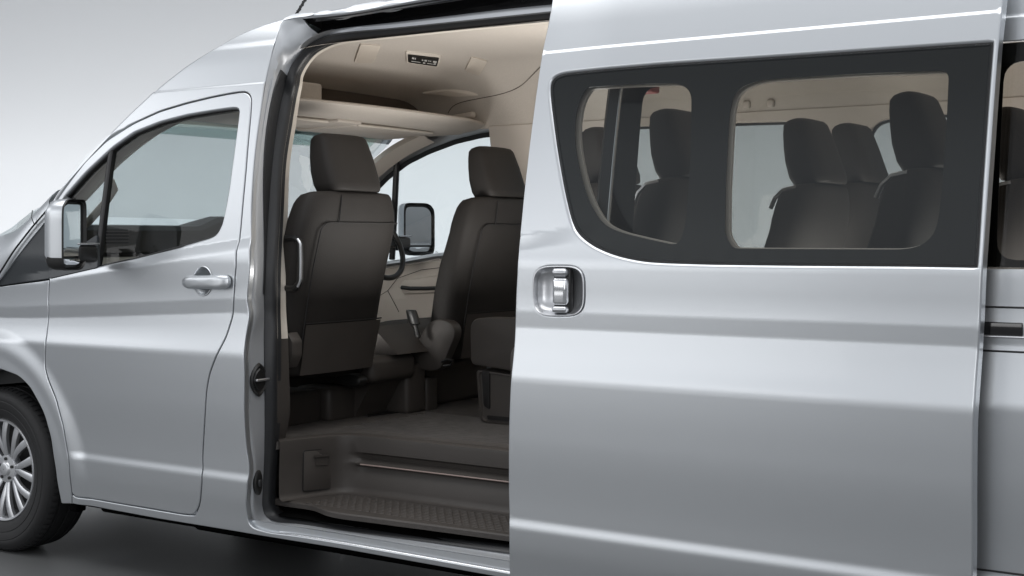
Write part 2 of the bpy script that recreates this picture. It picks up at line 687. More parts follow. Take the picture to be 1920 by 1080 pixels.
# ================================================================== VAN: near side
# door seam, shared by the front door, the fender and the body side
SEAM_PX = [(100, 384), (130, 341), (160, 302), (200, 263), (250, 231), (300, 208), (350, 193), (400, 181), (440, 173.5), (462, 171, 12),
           (472, 182, 14), (470, 215), (461, 320), (451, 430), (441, 510), (438, 560), (437, 590), (424, 632), (405, 668), (393, 700),
           (387, 732), (384, 780), (380, 850), (378, 910), (375, 945), (366, 966, 18), (350, 966, 14), (250, 949), (140, 932), (134, 925, 6),
           (128, 860), (118, 800), (105, 750), (89, 710), (84, 690), (84, 660), (88, 620), (91, 588), (90, 560), (92, 524), (91, 480), (91, 430), (93, 400)]
door_loop = px(SEAM_PX, near, 0, 10)
DW = [(210, 275), (250, 247), (300, 227), (350, 214), (400, 205.5), (440, 200, 8), (450, 203, 8), (447, 230), (439, 290), (431, 350), (424, 390),
      (417, 422), (408, 440), (396, 448), (330, 467), (250, 487), (172, 504, 6), (117, 512, 4), (112, 440), (116, 372, 8), (160, 322)]
win_loop = px(DW, near, 0, 8)
cup_loop = px([(381 + 17.5 * math.cos(a), 527 + 27 * math.sin(a)) for a in np.linspace(0, 2 * PI, 28, endpoint=False)], near, 0, 0)
front_door = panel('front_door', door_loop, [win_loop, cup_loop], near, PAINT, gap=.003, r=.004, flange=.03, hr=.010, hgap=-.006, hflange=.03, xs=.018, rows=ZFINE)

# window hardware sits in the door, 12 mm back
hole = win_loop


def ring_band(name, loop, w0, w1, surf, off, m, parent, side=1, r=.003, fl=.006):
    """a band that runs along a loop, from w0 outside it to w1 inside it"""
    P = resample(loop, .012)
    N = out_normals(P)
    return panel(name, P + N * w0, [P - N * w1], surf, m, parent, gap=0, r=r, flange=fl, off=off, side=side, hgap=0, xs=.5, rows=np.array([]))


ring_band('window_seal', win_loop, .004, .012, near, .012, SEAL, front_door, r=.004, fl=.02)
gl = panel('window_glass', win_loop, [], near, GL_FRONT, front_door, gap=.002, r=.0005, flange=.0, off=.021, xs=.08)
bar = MB()
p0, p1 = PS(210, 272, near, .012), PS(178, 506, near, .012)
for w, m_ in ((.013, SEAL),):
    d_ = np.array([p1[0] - p0[0], 0, p1[2] - p0[2]])
    d_ /= np.linalg.norm(d_)
    n_ = np.array([-d_[2], 0, d_[0]])
    rr_ = []
    for t in np.linspace(0, 1, 14):
        c = p0 + (p1 - p0) * t
        c = np.array([c[0], float(near(c[0], c[2])) + .010, c[2]])
        rr_.append([c - n_ * w + np.array([0, .02, 0]), c - n_ * w, c - n_ * (w * .6) + np.array([0, -.003, 0]), c + n_ * (w * .6) + np.array([0, -.003, 0]), c + n_ * w, c + n_ * w + np.array([0, .02, 0])])
    bar.loft([[tuple(q) for q in r_] for r_ in rr_], True)
bar.build('window_divider', SEAL, front_door)
# black mirror foot panel low in the window
sail = px([(101, 405), (112, 378), (124, 366), (157, 400), (160, 455), (182, 440), (184, 502), (93, 523), (92, 470)], near, 0, 3)
panel('mirror_foot_panel', sail, [], near, TRIMBLUE, front_door, gap=0, r=.003, flange=.01, off=-.004)
# door handle
DH = [(341, 523, 5), (350, 517, 5), (420, 515, 6), (428, 520, 5), (428, 536, 5), (420, 542, 6), (350, 541.5, 5), (341, 534, 5)]
hb = MB()
puff(hb, resample(px(DH, near, -.02, 8), .004), near, .036, -1, ((.02, .15), (0, .55), (.10, .85), (.3, 1.0), (.6, 1.05), (.93, 1.06)))
hb.build('door_handle', PAINT, front_door)
cupP = resample(px([(381 + 17.5 * math.cos(a), 527 + 27 * math.sin(a)) for a in np.linspace(0, 2 * PI, 24, endpoint=False)], near, 0, 0), .006)
cb = MB()
cc = cupP.mean(0)
rings = []
for k, dpt in ((1.06, -.0005), (1.03, -.0022), (.99, -.0022), (.95, .0005), (.88, .008), (.7, .017), (.45, .022), (.2, .024), (.02, .024)):
    rings.append([(q[0], float(near(q[0], q[1])) + dpt - .0015, q[1]) for q in cc + (cupP - cc) * k])
cb.loft(rings, True, False, True)
cb.build('handle_cup', PAINT, front_door)

# ---- fender with the wheel arch
arch_px = [(115, 945, 3), (107, 905), (104, 880), (95, 820), (84, 781), (77, 764), (56, 726), (35, 705), (0, 692)]
arch = px(arch_px, near, 0, 10, closed=False)
R_A = .432
a0 = math.atan2(arch[-1][1] - .35, arch[-1][0])
more = [(R_A * math.cos(a), .35 + R_A * math.sin(a)) for a in np.linspace(a0 + .06, PI + .25, 22)]
seamF = px([(135, 945, 2), (134, 925, 6), (128, 860), (118, 800), (105, 750), (89, 710), (84, 690), (84, 660), (88, 620), (91, 588), (90, 560), (92, 524.5, 2)], near, 0, 8, closed=False)
fend = list(map(tuple, seamF)) + [tuple(q) for q in px([(0, 537)], near, 0, 0)] + [(-.45, 1.06), (-.75, .97), (-.93, .85), (-.95, .30)] + \
    [more[-1]] + list(reversed(more[:-1])) + list(map(tuple, arch[::-1]))
fender = panel('front_fender', fend, [], near, PAINT, gap=.0015, r=.0035, flange=.03, xs=.018, rows=ZFINE)
# dark triangular panel at the foot of the windscreen pillar
tri = px([(0, 536, 2), (-22, 533), (2, 523), (28, 487), (58, 449), (80, 422), (91, 411, 3), (91.5, 430), (91, 480), (91.5, 523, 2)], near, 0, 4)
panel('pillar_foot_trim', tri, [], near, TRIMBLUE, gap=.001, r=.003, flange=.02, off=.003)

# ---- body side: from the pillar over the door to the sliding door opening and down to the sill
OUT = [  # outer, ridge, flat, strip out, strip in, trim in  (picture points along the opening)
    ((1060, -50), (1060, -30), (1060, 6), (1060, 18.5), (1060, 35), (1060, 39)),
    ((950, -30), (950, -12), (950, 17), (950, 30), (950, 45.5), (950, 49)),
    ((850, -11), (850, 5), (850, 29), (850, 40.5), (850, 55), (850, 58.5)),
    ((740, 9), (740, 20), (740, 42), (740, 52), (740, 66), (740, 70)),
    ((640, 26), (640, 36), (642, 53), (643, 61), (644, 76), (645, 80)),
    ((575, 31), (585, 44), (605, 60), (607, 70), (609, 86), (611, 90)),
    ((545, 34), (560, 50), (580, 72), (583, 83), (585, 100), (588, 104)),
    ((529, 45), (543, 64), (560, 88), (566, 100), (570, 117), (574, 120)),
    ((519, 69), (530, 86), (542, 104), (551, 119), (558, 138), (563, 141)),
    ((507, 111), (521, 121), (528, 126), (541, 141), (554, 158), (560, 160)),
    ((499, 147), (511, 151), (516, 154), (533, 168), (548, 186), (555, 187)),
    ((490, 200), (499, 203), (504, 205), (523, 214), (541, 228), (549, 229)),
    ((477, 300), (486, 300), (490, 301), (512, 303), (529, 307), (537, 307)),
    ((471, 400), (478, 400), (482, 400), (504, 400), (524, 401), (533, 401)),
    ((468, 500), (474, 500), (480, 500), (499, 500), (519, 500), (529, 500)),
    ((463, 560), (471, 560), (477, 560), (497, 560), (518, 560), (529, 560)),
    ((467, 592), (475, 592), (480, 592), (497, 592), (518, 592), (530, 592)),
    ((460, 635), (467, 635), (472, 635), (497, 635), (519, 635), (533, 635)),
    ((458, 700), (464, 700), (468, 700), (498, 700), (518, 700), (535, 700)),
    ((458, 780), (464, 780), (469, 780), (499, 780), (517, 780), (536, 780)),
    ((462, 840), (468, 840), (475, 842), (498, 845), (514, 848), (522, 850)),
    ((467, 875), (472, 876), (478, 878), (496, 884), (511, 890), (516, 892)),
    ((463, 920), (468, 922), (475, 924), (494, 925), (509, 926), (512, 927)),
    ((462, 955), (468, 954), (475, 953), (494, 950), (511, 947), (514, 946)),
    ((469, 984), (476, 979), (483, 974), (500, 966), (520, 961), (522, 958)),
    ((492, 995), (498, 984), (502, 981), (515, 976), (538, 969), (540, 966)),
    ((560, 1005), (560, 989), (560, 986), (566, 982), (580, 976), (582, 973)),
    ((640, 1018), (640, 1001), (640, 998), (640, 994), (640, 985), (640, 982)),
    ((800, 1046), (800, 1028), (800, 1023), (800, 1015), (800, 1004), (800, 1001)),
    ((951, 1073), (951, 1054), (951, 1048), (951, 1036), (951, 1023), (951, 1019)),
    ((1120, 1103), (1120, 1082), (1120, 1075), (1120, 1060), (1120, 1045), (1120, 1040)),
]
nS = len(OUT)
ST = []
for i, s_ in enumerate(OUT):
    if i <= 4:
        dep = (0, .035, .075, .085, .105, .15)
    elif i <= 9:
        dep = (0, .03, .065, .10, .12, .165)
    elif i <= 23:
        dep = (0, .026, .036, .115, .14, .19)
    elif i == 24:
        dep = (0, .04, .055, .11, .14, .19)
    else:
        dep = (0, .075, .085, .115, .14, .18)
    base = PS(*s_[0], near)
    pts = [base]
    for j in range(1, 6):
        pts.append(PS(*s_[j], near, dep[j]) if i < 20 else PY(*s_[j], base[1] + dep[j]))
    ST.append(pts)
dense = np.array(interp_rows(ST, 6))          # stations x rows x 3
outer2 = dense[:, 0][:, [0, 2]]

# body side polygon (two top boundary: silhouettes)
SIL = [(575, 22), (550, 25), (500, 38), (450, 58), (400, 86), (350, 117), (300, 156), (250, 200), (200, 250), (150, 304), (102, 360), (98, 372)]
up_l = px([(q[0] + 1, q[1] + 2) for q in SIL], near, 0, 20, closed=False)
top_r = []
for q in [(1060, -66), (880, -34), (740, -6), (640, 12)]:
    p = PS(*q, near)
    top_r.append((p[0], p[2]))
seam_rev = px(SEAM_PX[:26], near, 0, 10, closed=False)
bodypoly = [tuple(q) for q in top_r] + [tuple(q) for q in up_l] + [tuple(q) for q in seam_rev] + \
    [tuple(q) for q in px(SEAM_PX[25:30] + [(135, 945, 2)], near, 0, 6, closed=False)[1:]] + \
    [tuple(q) for q in px([(300, 974), (440, 997), (492, 1006), (640, 1030), (951, 1086), (1120, 1118)], near, 0, 5, closed=False)] + \
    [tuple(q) for q in outer2[::-1]]
# the top silhouette rolls over with a big radius
sil_a = np.array([tuple(q) for q in top_r] + [tuple(q) for q in up_l])


def rf(p):
    d = np.min(np.hypot(sil_a[:, 0] - p[0], sil_a[:, 1] - p[1]))
    w = 1 - float(sstep(.03, .07, d))
    return .004 + .010 * w


bodys = panel('body_side', bodypoly, [], near, PAINT, gap=.0015, r=.004, flange=.02, rfun=rf, xs=.018, rows=ZFINE)

# jamb, weatherstrip and inner trim round the opening
K = dense
def row(i, a=0.0, b=None, w=0.0):
    r_ = K[:, i].copy()
    if b is not None:
        r_ = r_ * (1 - w) + K[:, b] * w
    r_[:, 1] += a
    return r_


# dense rows for the jamb: a raised bead at the outer edge, a valley, the flat
jr = [row(0, .003), row(0, .001, 1, .25), row(0, .0035, 1, .55), row(1), row(1, -.006, 2, .45), row(1, -.002, 2, .8), row(2, .0),
      row(2, .004, 3, .12), row(2, .004, 3, .5), row(2, .0, 3, .85), row(3), row(3, .02, 4, .05)]
nt_ = 5 * 6 + 2                                # stations along the top: there the jamb holds the slide track
jb = MB()
for r_, sl in ((jr[:2], slice(0, nt_ + 1)), (jr[6:], slice(0, nt_ + 1)), (jr, slice(nt_, None))):
    strip(None, [q[sl] for q in r_], None, build=False, mb=jb)
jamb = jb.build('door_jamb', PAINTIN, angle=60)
tk = [row(0, .001, 1, .25)[:nt_ + 1], row(0, .012, 1, .45)[:nt_ + 1], row(0, .018, 1, .8)[:nt_ + 1], row(1, .05)[:nt_ + 1], row(1, .06, 2, .3)[:nt_ + 1], row(1, .03, 2, .6)[:nt_ + 1], row(1, .012, 2, .85)[:nt_ + 1], row(2, .0)[:nt_ + 1]]
tk[-1] = jr[6][:nt_ + 1]
tk[0] = jr[1][:nt_ + 1]
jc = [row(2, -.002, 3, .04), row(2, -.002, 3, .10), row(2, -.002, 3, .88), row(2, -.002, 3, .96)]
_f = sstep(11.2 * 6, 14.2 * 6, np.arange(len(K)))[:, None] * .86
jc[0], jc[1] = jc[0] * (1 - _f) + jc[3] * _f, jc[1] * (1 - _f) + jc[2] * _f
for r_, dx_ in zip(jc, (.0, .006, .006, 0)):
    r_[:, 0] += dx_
strip('jamb_dark_reflection', [r_[9 * 6 + 1:15 * 6] for r_ in jc], RUBBER, jamb)  # dark strip standing in for a reflection on the upper jamb, tapered to fade
trk = strip('slide_track', tk, BLACKP)
g = MB()
for wq_, rq_ in ((.35, .0032), (.75, .0026)):
    g.tube([tuple(p) for p in row(0, .004, 1, wq_)[2:nt_ - 2]], rq_, 6)
g.build('track_lip', RUBBER, trk)
_s = slice(25 * 6 + 3, None)
pl_ = [row(0, .003)[_s], row(0, .0, 1, .10)[_s], row(0, .0, 1, .55)[_s], row(0, .0, 1, .90)[_s], row(1, .002)[_s]]
for r_, d_ in zip(pl_, (0, .0035, .0045, .0045, .001)):
    r_[:, 2] += d_
strip('sill_plate', pl_, SILLM, jamb)
ws = [row(3, .010), row(3, -.010, 4, .05), row(3, -.014, 4, .25), row(3, -.010, 4, .5), row(3, -.013, 4, .75), row(4, -.006), row(4, .004, 5, .05), row(4, .02, 5, .1)]
strip('weatherstrip', ws, RUBBER)
cut1 = [i for i, q in enumerate(K[:, 5]) if 1][0]
n6 = 6
tr = [row(4, .004), row(4, .0, 5, .35), row(5, -.004), row(5, .02)]
strip('opening_trim', [r_[:17 * n6 + 1] for r_ in tr], IVORY)
strip('opening_kick_trim', [r_[17 * n6:] for r_ in tr], PLAST)

# bumpers and switch on the jamb
def on_jamb(u, v, off=0.0):
    """jamb flat near the front edge of the opening lies close to x = 1.49"""
    p = PX(u, v, 1.492)
    return p


g = MB()
c = on_jamb(484, 712)
prof = []
rings = []
for sc_, h in ((1.0, .0), (1.0, .006), (.88, .011), (.7, .006), (.62, .012), (.3, .014), (.02, .014)):
    ring = []
    for a in np.linspace(0, 2 * PI, 24, endpoint=False):
        e = 1.0
        ring.append((c[0] + h, c[1] + .044 * sc_ * math.cos(a), c[2] + .062 * sc_ * math.sin(a) * (1 - .25 * abs(math.cos(a)))))
    rings.append(ring)
g.loft(rings, True, True, True)
stop = g.build('door_stop_bumper', PLASTB)
g = MB()
g.box((c[0] + .016, c[1] + .006, c[2]), (.014, .07, .010), .004)
g.build('bumper_pin', SATIN, stop)
g = MB()
c = on_jamb(484, 905)
rings = []
for sc_, h in ((1.0, -.004), (1.0, .004), (.85, .008), (.5, .009), (.02, .009)):
    rings.append([(c[0] + h, c[1] + .003 + .026 * sc_ * math.cos(a) * (1.0 if math.cos(a) < 0 else .55), c[2] + .046 * sc_ * math.sin(a)) for a in np.linspace(0, 2 * PI, 20, endpoint=False)])
g.loft(rings, True, True, True)
sw = g.build('door_contact_switch', PLASTB)
g = MB()
g.box((c[0] + .012, c[1] - .002, c[2]), (.012, .018, .026), .006)
g.build('contact_button', RUBBER, sw)

# rocker strip under sill
rk = MB()
rr_ = []
for x in np.linspace(.50, 4.9, 30):
    y0 = float(near(x, .30)) + .018
    rr_.append([(x, y0 - .012, .312), (x, y0, .306), (x, y0 + .002, .272), (x, y0 + .012, .262), (x, y0 + .20, .260)])
rk.loft(rr_, False, False, False)
rk.build('rocker_panel', PAINT)

# ================================================================== sliding door, slid back and outwards
DO = [(1042, -60, 4), (1035, 0), (1027, 48), (1016, 95), (1003, 185), (985, 330), (973, 450), (967, 540), (965.5, 590), (964, 640), (956, 720), (953, 800), (952.5, 900),
      (953.5, 1000), (955, 1110, 6), (1200, 1152), (1500, 1210), (1824, 1278, 6), (1824, 1000), (1825, 800), (1830, 720), (1836, 640), (1838, 600), (1842, 503),
      (1857, 290), (1872, 80), (1881, 0), (1888, -90, 6), (1500, -92)]
DWN = [(1029, 163), (1034, 147, 16), (1050, 137, 18), (1122, 129), (1238, 119), (1500, 101.5), (1700, 88), (1873, 76.5, 3), (1857, 290), (1842.5, 503, 3), (1700, 500.5), (1500, 499), (1330, 497), (1238, 494), (1201, 491),
       (1155, 481), (1113, 464), (1085, 443), (1071, 420), (1057, 361), (1043, 282), (1032, 199)]
dz_loop = px(DO, doorf, 0, 24)
dwin = px(DWN, doorf, 0, 26)
# the window runs out to 6 mm from the rear edge
SLH = [(1049, 501)]
hcx, hcz = 1048, 545.5
hnd = []
for a in np.linspace(0, 2 * PI, 48, endpoint=False):
    ca, sa = math.cos(a), math.sin(a)
    hnd.append((hcx + 46.5 * np.sign(ca) * abs(ca) ** .55, hcz + 45.5 * np.sign(sa) * abs(sa) ** .55))
hnd_loop = px(hnd, doorf, 0, 0)
dwin_in = dwin.copy()
xmax = dz_loop[:, 0].max()
sdoor = panel('sliding_door', dz_loop, [dwin_in, hnd_loop], doorf, PAINT, gap=.0, r=.006, flange=.035, hr=.005, hgap=-.003, hflange=.012) \
    if False else None
# clip the window loop against the rear edge so that a thin painted rim stays
dP = resample(dwin, .012)
lim = np.interp(dP[:, 1], [PS(1842, 503, doorf)[2], PS(1872, 80, doorf)[2]], [PS(1842, 503, doorf)[0], PS(1872, 80, doorf)[0]]) - .012
dP[:, 0] = np.minimum(dP[:, 0], lim)
sdoor = panel('sliding_door', dz_loop, [dP, hnd_loop], doorf, PAINT, gap=.0, r=.006, flange=.035, hr=.013, hgap=-.004, hflange=.012, xs=.018, rows=ZFINE)
ring_band('window_seal', dP, .001, .011, doorf, .005, SEAL, sdoor, r=.003, fl=.01)
panel('window_glass', dP, [], doorf, GL_DARK, sdoor, gap=.006, r=.001, flange=0, off=.004, xs=.08)
HA = [(1099, 163, 8), (1180, 158), (1272, 155, 18), (1294, 172, 18), (1292, 300), (1283, 420), (1270, 461, 16), (1215, 449), (1160, 436), (1126, 420), (1100, 375), (1085, 325), (1075, 270), (1075, 225), (1084, 184)]
HB = [(1366, 205), (1376, 168, 30), (1420, 149, 30), (1600, 138), (1770, 131.5, 10), (1777, 140, 10), (1772, 250), (1762, 380), (1752, 440, 26), (1715, 468, 40), (1500, 467), (1372, 466, 8), (1357, 440, 10), (1358, 350)]
ha, hbp = px(HA, doorf, 0, 22), px(HB, doorf, 0, 22)
P_ = resample(dP, .012)
panel('window_border', P_ - out_normals(P_) * .004, [ha, hbp], doorf, FRIT, sdoor, gap=.004, r=.0005, flange=.001, off=.009, hgap=0, xs=.08)
_P = resample(dz_loop, .02)
panel('door_inner_trim', _P - out_normals(_P) * .05, [resample(ha, .012), resample(hbp, .012)], doorf, BEIGE, sdoor,
      gap=.0, r=.004, flange=.02, off=.034, hgap=-.003, hr=.002, hflange=.010)
# handle: bowl and upright bar
bp_ = resample(hnd_loop, .006)
cc = bp_.mean(0)
bw = MB()
rings = []
for k, dpt in ((1.045, -.002), (1.03, -.0045), (1.0, -.0045), (.97, -.001), (.93, .008), (.86, .017), (.74, .024), (.5, .028), (.25, .030), (.02, .030)):
    rings.append([(q[0], float(doorf(cc[0], cc[1])) * .0 + float(doorf(q[0], q[1])) + dpt, q[1]) for q in cc + (bp_ - cc) * k])
bw.loft(rings, True, False, True)
bowl = bw.build('handle_bowl', SATIN, sdoor)
hx_, hz_ = PS(1051, 545, doorf)[0], PS(1051, 545, doorf)[2]
hy_ = float(doorf(hx_, hz_)) - .004
HW, HH = .054, .136
for z0, z1 in ((.3, .5), (-.5, -.33)):
    g = MB()
    g.box((hx_, hy_ + .004, hz_ + HH * (z0 + z1) / 2), (HW, .030, HH * (z1 - z0) - .002), .012)
    g.build('handle_end', SATIN, sdoor)
g = MB()
g.box((hx_, hy_ + .006, hz_ - HH * .015), (HW * .97, .026, HH * .63 - .002), .011)
g.build('handle_grip', CHROME, sdoor)
g = MB()
g.box((hx_ + .002, hy_ + .018, hz_ - .001), (HW + .008, .02, HH + .008), .009)
g.build('handle_gap', PLASTB, sdoor)

# ================================================================== rear quarter of the body
xq0, xq1 = 2.935, 4.95
rq = [(xq0, .30), (xq0, 1.0), (xq0 + .01, 1.3), (xq0 + .02, 1.9), (xq0 + .02, 2.19), (xq1 - .12, 2.19), (xq1 - .05, 1.9), (xq1, 1.3), (xq1, .30)]
wq = fillet([(xq0 + .045, 1.262, .06), (xq0 + .055, 1.855, .06), (4.80, 1.855, .06), (4.84, 1.262, .06)], .06)
rear = panel('rear_quarter_panel', rq, [wq], near, PAINT, gap=0, r=.006, flange=.05, hr=.003, hgap=0, hflange=.01)
panel('quarter_window_glass', np.array(wq), [], near, GL_REAR, rear, gap=.002, r=.001, flange=0, off=.003, xs=.1)
# two see-through fields in the black border of the quarter window
w1 = fillet([(xq0 + .13, 1.285), (xq0 + .13, 1.80), (4.05, 1.80), (4.05, 1.285)], .05)
w2 = fillet([(4.13, 1.285), (4.13, 1.80), (4.74, 1.80), (4.76, 1.285)], .05)
panel('quarter_window_border', np.array(wq), [w1, w2], near, FRIT, rear, gap=.004, r=.0005, flange=.001, off=.008, hgap=0, xs=.1)
g = MB()
secs = []
for z in np.linspace(.36, 2.12, 40):
    xe, ye = xq0 + .02 * min(max((z - 1.0) / .9, 0), 1), float(near(xq0, z))
    secs.append([(xe + .034, ye - .004, z), (xe + .006, ye - .012, z), (xe - .010, ye + .004, z), (xe - .013, ye + .05, z), (xe - .004, ye + .085, z), (xe + .03, ye + .09, z)])
g.loft(secs, True)
g.build('opening_rear_shade_seal', RUBBER, rear)  # seal strip over the silver edge; its dark colour also paints in shade
ln = MB()
for zc in (1.165, 1.053, .49):
    ln.tube([(x, float(near(x, zc)) - .0005, zc) for x in np.linspace(3.0, 4.93, 24)], .0028, 5)
ln.build('panel_gap_line', SEAL, rear)
g = MB()
xr = PS(1862, 616, near)
for (zz, hh, yy, mm) in ((xr[2], .050, .0, 0),):
    g.box((3.45, float(near(4.0, xr[2])) + .004, xr[2]), (1.50, .018, .034), .003)
rail = g.build('slide_rail', BLACKP, rear)
g = MB()
g.box((3.45, float(near(4.0, xr[2])) - .004, xr[2] - .020), (1.52, .010, .005), .002)
g.box((4.215, float(near(4.2, xr[2])) - .004, xr[2]), (.006, .010, .040), .002)
g.build('rail_lip', SATIN, rear)
g = MB()
pz = PS(1842, 607, near)
g.box((pz[0] - .02, pz[1] - .03, pz[2] + .004), (.05, .05, .03), .008)
g.build('door_roller_arm', PLASTB, sdoor)

# ================================================================== far side
def farpx(pts, rad=14, closed=True):
    return px(pts, farf, -.03, rad, closed)


FDW = [(702, 352, 4), (722, 331), (760, 302), (800, 282), (850, 263), (900, 251), (943, 246, 8), (957, 258, 8), (963, 290), (968, 400), (968, 455, 14), (940, 468), (816, 484), (770, 492), (690, 504, 6), (640, 512), (655, 415)]
fdw = farpx(FDW, 8)
fd_out = np.array([(-.10, .55), (-.10, 1.30), (.33, 1.56), (.62, 1.74), (.95, 1.87), (1.20, 1.92), (1.42, 1.95), (1.50, 1.90), (1.50, .55)])
far_door = panel('driver_door', fd_out, [fdw], farf, PAINT, side=-1, gap=.002, r=.004, flange=.02, hgap=0, hflange=.01)
ring_band('window_seal', fdw, .004, .020, farf, -.022, SEAL, far_door, side=1, r=.003, fl=.004)
panel('window_glass', fdw, [], farf, GL_FAR, far_door, gap=.001, r=.001, flange=0, off=-.012, side=-1, xs=.1)
g = MB()
q0, q1 = PS(744, 306, farf, -.03), PS(736, 470, farf, -.03)
g.tube([q0 + (q1 - q0) * t for t in np.linspace(-.04, 1.1, 6)], .016, 8)
g.build('window_divider', SEAL, far_door)
# far door lining
lin = px([(640, 520, 4), (690, 508), (816, 487), (960, 470), (975, 470), (975, 640), (640, 620)], farf, -.06, 6)
lining = panel('door_lining', lin, [], farf, BEIGE, far_door, gap=0, r=.012, flange=.03, off=-.06, side=1)
g = MB()
q = [PS(u, v, farf, -.075) for u, v in ((640, 512), (690, 500.5), (760, 491), (816, 481), (900, 472), (960, 467))]
g.tube(q, .016, 8)
g.build('door_sill_trim', SATIN, far_door)
g = MB()
arm = np.array([(p[0], p[2]) for p in [PS(u, v, farf, -.06) for u, v in ((752, 538), (760, 526), (815, 517), (850, 514), (850, 548), (762, 552))]])
puff(g, resample(arm, .01), lambda x, z: farf(x, z) - .06, .035, -1)
g.build('armrest', BEIGE, far_door)
g = MB()
q = [PS(u, v, farf, -.105) for u, v in ((753, 539), (770, 541), (800, 541), (850, 539))]
g.tube(q, .010, 8)
g.build('door_pull', PLASTB, far_door)
g = MB()
g.tube([PS(u, v, farf, -.068) for u, v in ((727, 545), (748, 585))], .0015, 5)
g.tube([PS(u, v, farf, -.068) for u, v in ((700, 562), (727, 545), (745, 522), (790, 506), (850, 499))], .0015, 5)
g.build('lining_seam', SEAM, far_door)

# far side wall behind the driver's door
FW1 = [(1010, 300, 20), (1030, 262, 20), (1075, 250), (1165, 240), (1370, 233), (1510, 229, 24), (1545, 240, 24), (1562, 270), (1572, 330), (1578, 420, 10), (1400, 490, 6), (1010, 490, 10)]
FW2 = [(1628, 262, 14), (1640, 234, 18), (1672, 223, 18), (1790, 215), (1905, 212, 14), (1922, 235, 14), (1925, 460, 10), (1640, 460, 10), (1630, 330)]
fw1, fw2 = px(FW1, farf, -.04, 16), px(FW2, farf, -.04, 16)
fo = [(1.51, .30), (1.51, 2.19), (4.83, 2.19), (4.95, 1.3), (4.95, .30)]
far_side = panel('far_body_side', fo, [fw1, fw2], farf, PAINT, side=-1, gap=0, r=.004, flange=.02, hgap=0, hflange=.01)
inn = [(1.36, .58), (1.36, 1.872), (4.8, 1.872), (4.9, 1.3), (4.9, .58)]
panel('interior_side_trim', inn, [resample(fw1, .012), resample(fw2, .012)], farf, BEIGE, far_side, side=1, gap=0, r=.004, flange=.01, off=-.058, hgap=0, hr=.012, hflange=.03)
for lp in (fw1, fw2):
    panel('side_window_glass', lp, [], farf, GL_FAR, far_side, gap=.001, r=.001, flange=0, off=-.012, side=-1, xs=.15)
    ring_band('side_window_seal', lp, .002, .008, farf, -.030, SEAL, far_side, side=1, r=.002, fl=.01)
# front wing on the far side
ff = [(-.95, .30), (-.93, .85), (-.75, .97), (-.45, 1.06), (.0, 1.15), (-.105, 1.29), (-.105, .72)]
ff = [(-.95, .30), (-.93, .85), (-.75, .97), (-.45, 1.06), (-.11, 1.13), (-.11, .77)] + [(R_A * math.cos(a), .35 + R_A * math.sin(a)) for a in np.linspace(1.9, PI + .1, 14)]
panel('far_fender', ff, [], farf, PAINT, side=-1, gap=0, r=.004, flange=.02)

# ================================================================== roof, windscreen, bonnet
rl = sorted([p for p, r_ in ROLL['body_side'] if r_ > .008], key=lambda p: p[0])
rl = resample(np.array(rl), .012, closed=False)
for _ in range(60):
    rl[1:-1] = .25 * rl[:-2] + .5 * rl[1:-1] + .25 * rl[2:]
rl = resample(rl, .03, closed=False)
rows_roof, rows_ws = [], []
ss = np.linspace(0, 1, 33)


def cross(p, crown, bulge):
    x, y0, z = p
    y1 = WID - y0
    out = []
    for s_ in ss:
        w = 1 - abs(2 * s_ - 1) ** 2.2
        out.append((x - bulge * w, y0 + (y1 - y0) * s_, z + crown * w))
    return out


lowp = []
for q in ((-60, 474), (-20, 450), (20, 428), (60, 396)):
    p = PS(*q, near, .03)
    lowp.append(p)
rl = np.vstack([np.array([p for p in lowp if p[0] < rl[0][0] - .02]), rl])
for p in rl:
    x = p[0]
    if x <= .74:
        rows_ws.append(cross(p, .010, .13 * (1 - float(sstep(.4, .8, x))) * float(sstep(-.1, .4, x)) + .045))
    if x >= .71:
        k = float(sstep(.70, 1.5, x))
        rows_roof.append(cross(p, .02 + .055 * k, .075 * (1 - k)))
pe = rl[-1]
for x in np.linspace(pe[0] + .15, 4.86, 18):
    zz = pe[2] + (2.193 - pe[2]) * float(np.clip((x - pe[0]) / .6, 0, 1)) - .05 * float(sstep(4.5, 4.86, x))
    rows_roof.append(cross((x, float(near(x, min(zz, 2.2))) + .006, zz), .075, 0))
MB().loft(rows_roof, False, False, False).build('roof', PAINT)
windscreen = MB().loft(rows_ws, False, False, False).build('windscreen', GL_FAR)
hd = [r_ for r_ in rows_ws if r_[12][2] > 1.785]
if len(hd) > 1:
    MB().loft([[(p[0] + .006, p[1], p[2] - .003) for p in r_[2:-2]] for r_ in hd], False, False, False).build('shade_band', TEAL, windscreen)
# bonnet and nose
rows_b = []
for (x, z, b3) in ((.06, 1.33, .10), (-.02, 1.27, .16), (-.12, 1.20, .18), (-.3, 1.13, .16), (-.6, 1.04, .18), (-.85, .93, .22), (-.99, .75, .20), (-1.0, .3, .16)):
    y0 = .035 + .034 * ((.95 - x) / .95) ** 2 + (.06 if x > -.05 else .015)
    rows_b.append([(x - b3 * (1 - abs(2 * s_ - 1) ** 3), y0 + (WID - 2 * y0) * s_, z + .04 * (1 - abs(2 * s_ - 1) ** 3)) for s_ in ss])
MB().loft(rows_b, False, False, False).build('bonnet', PAINT)
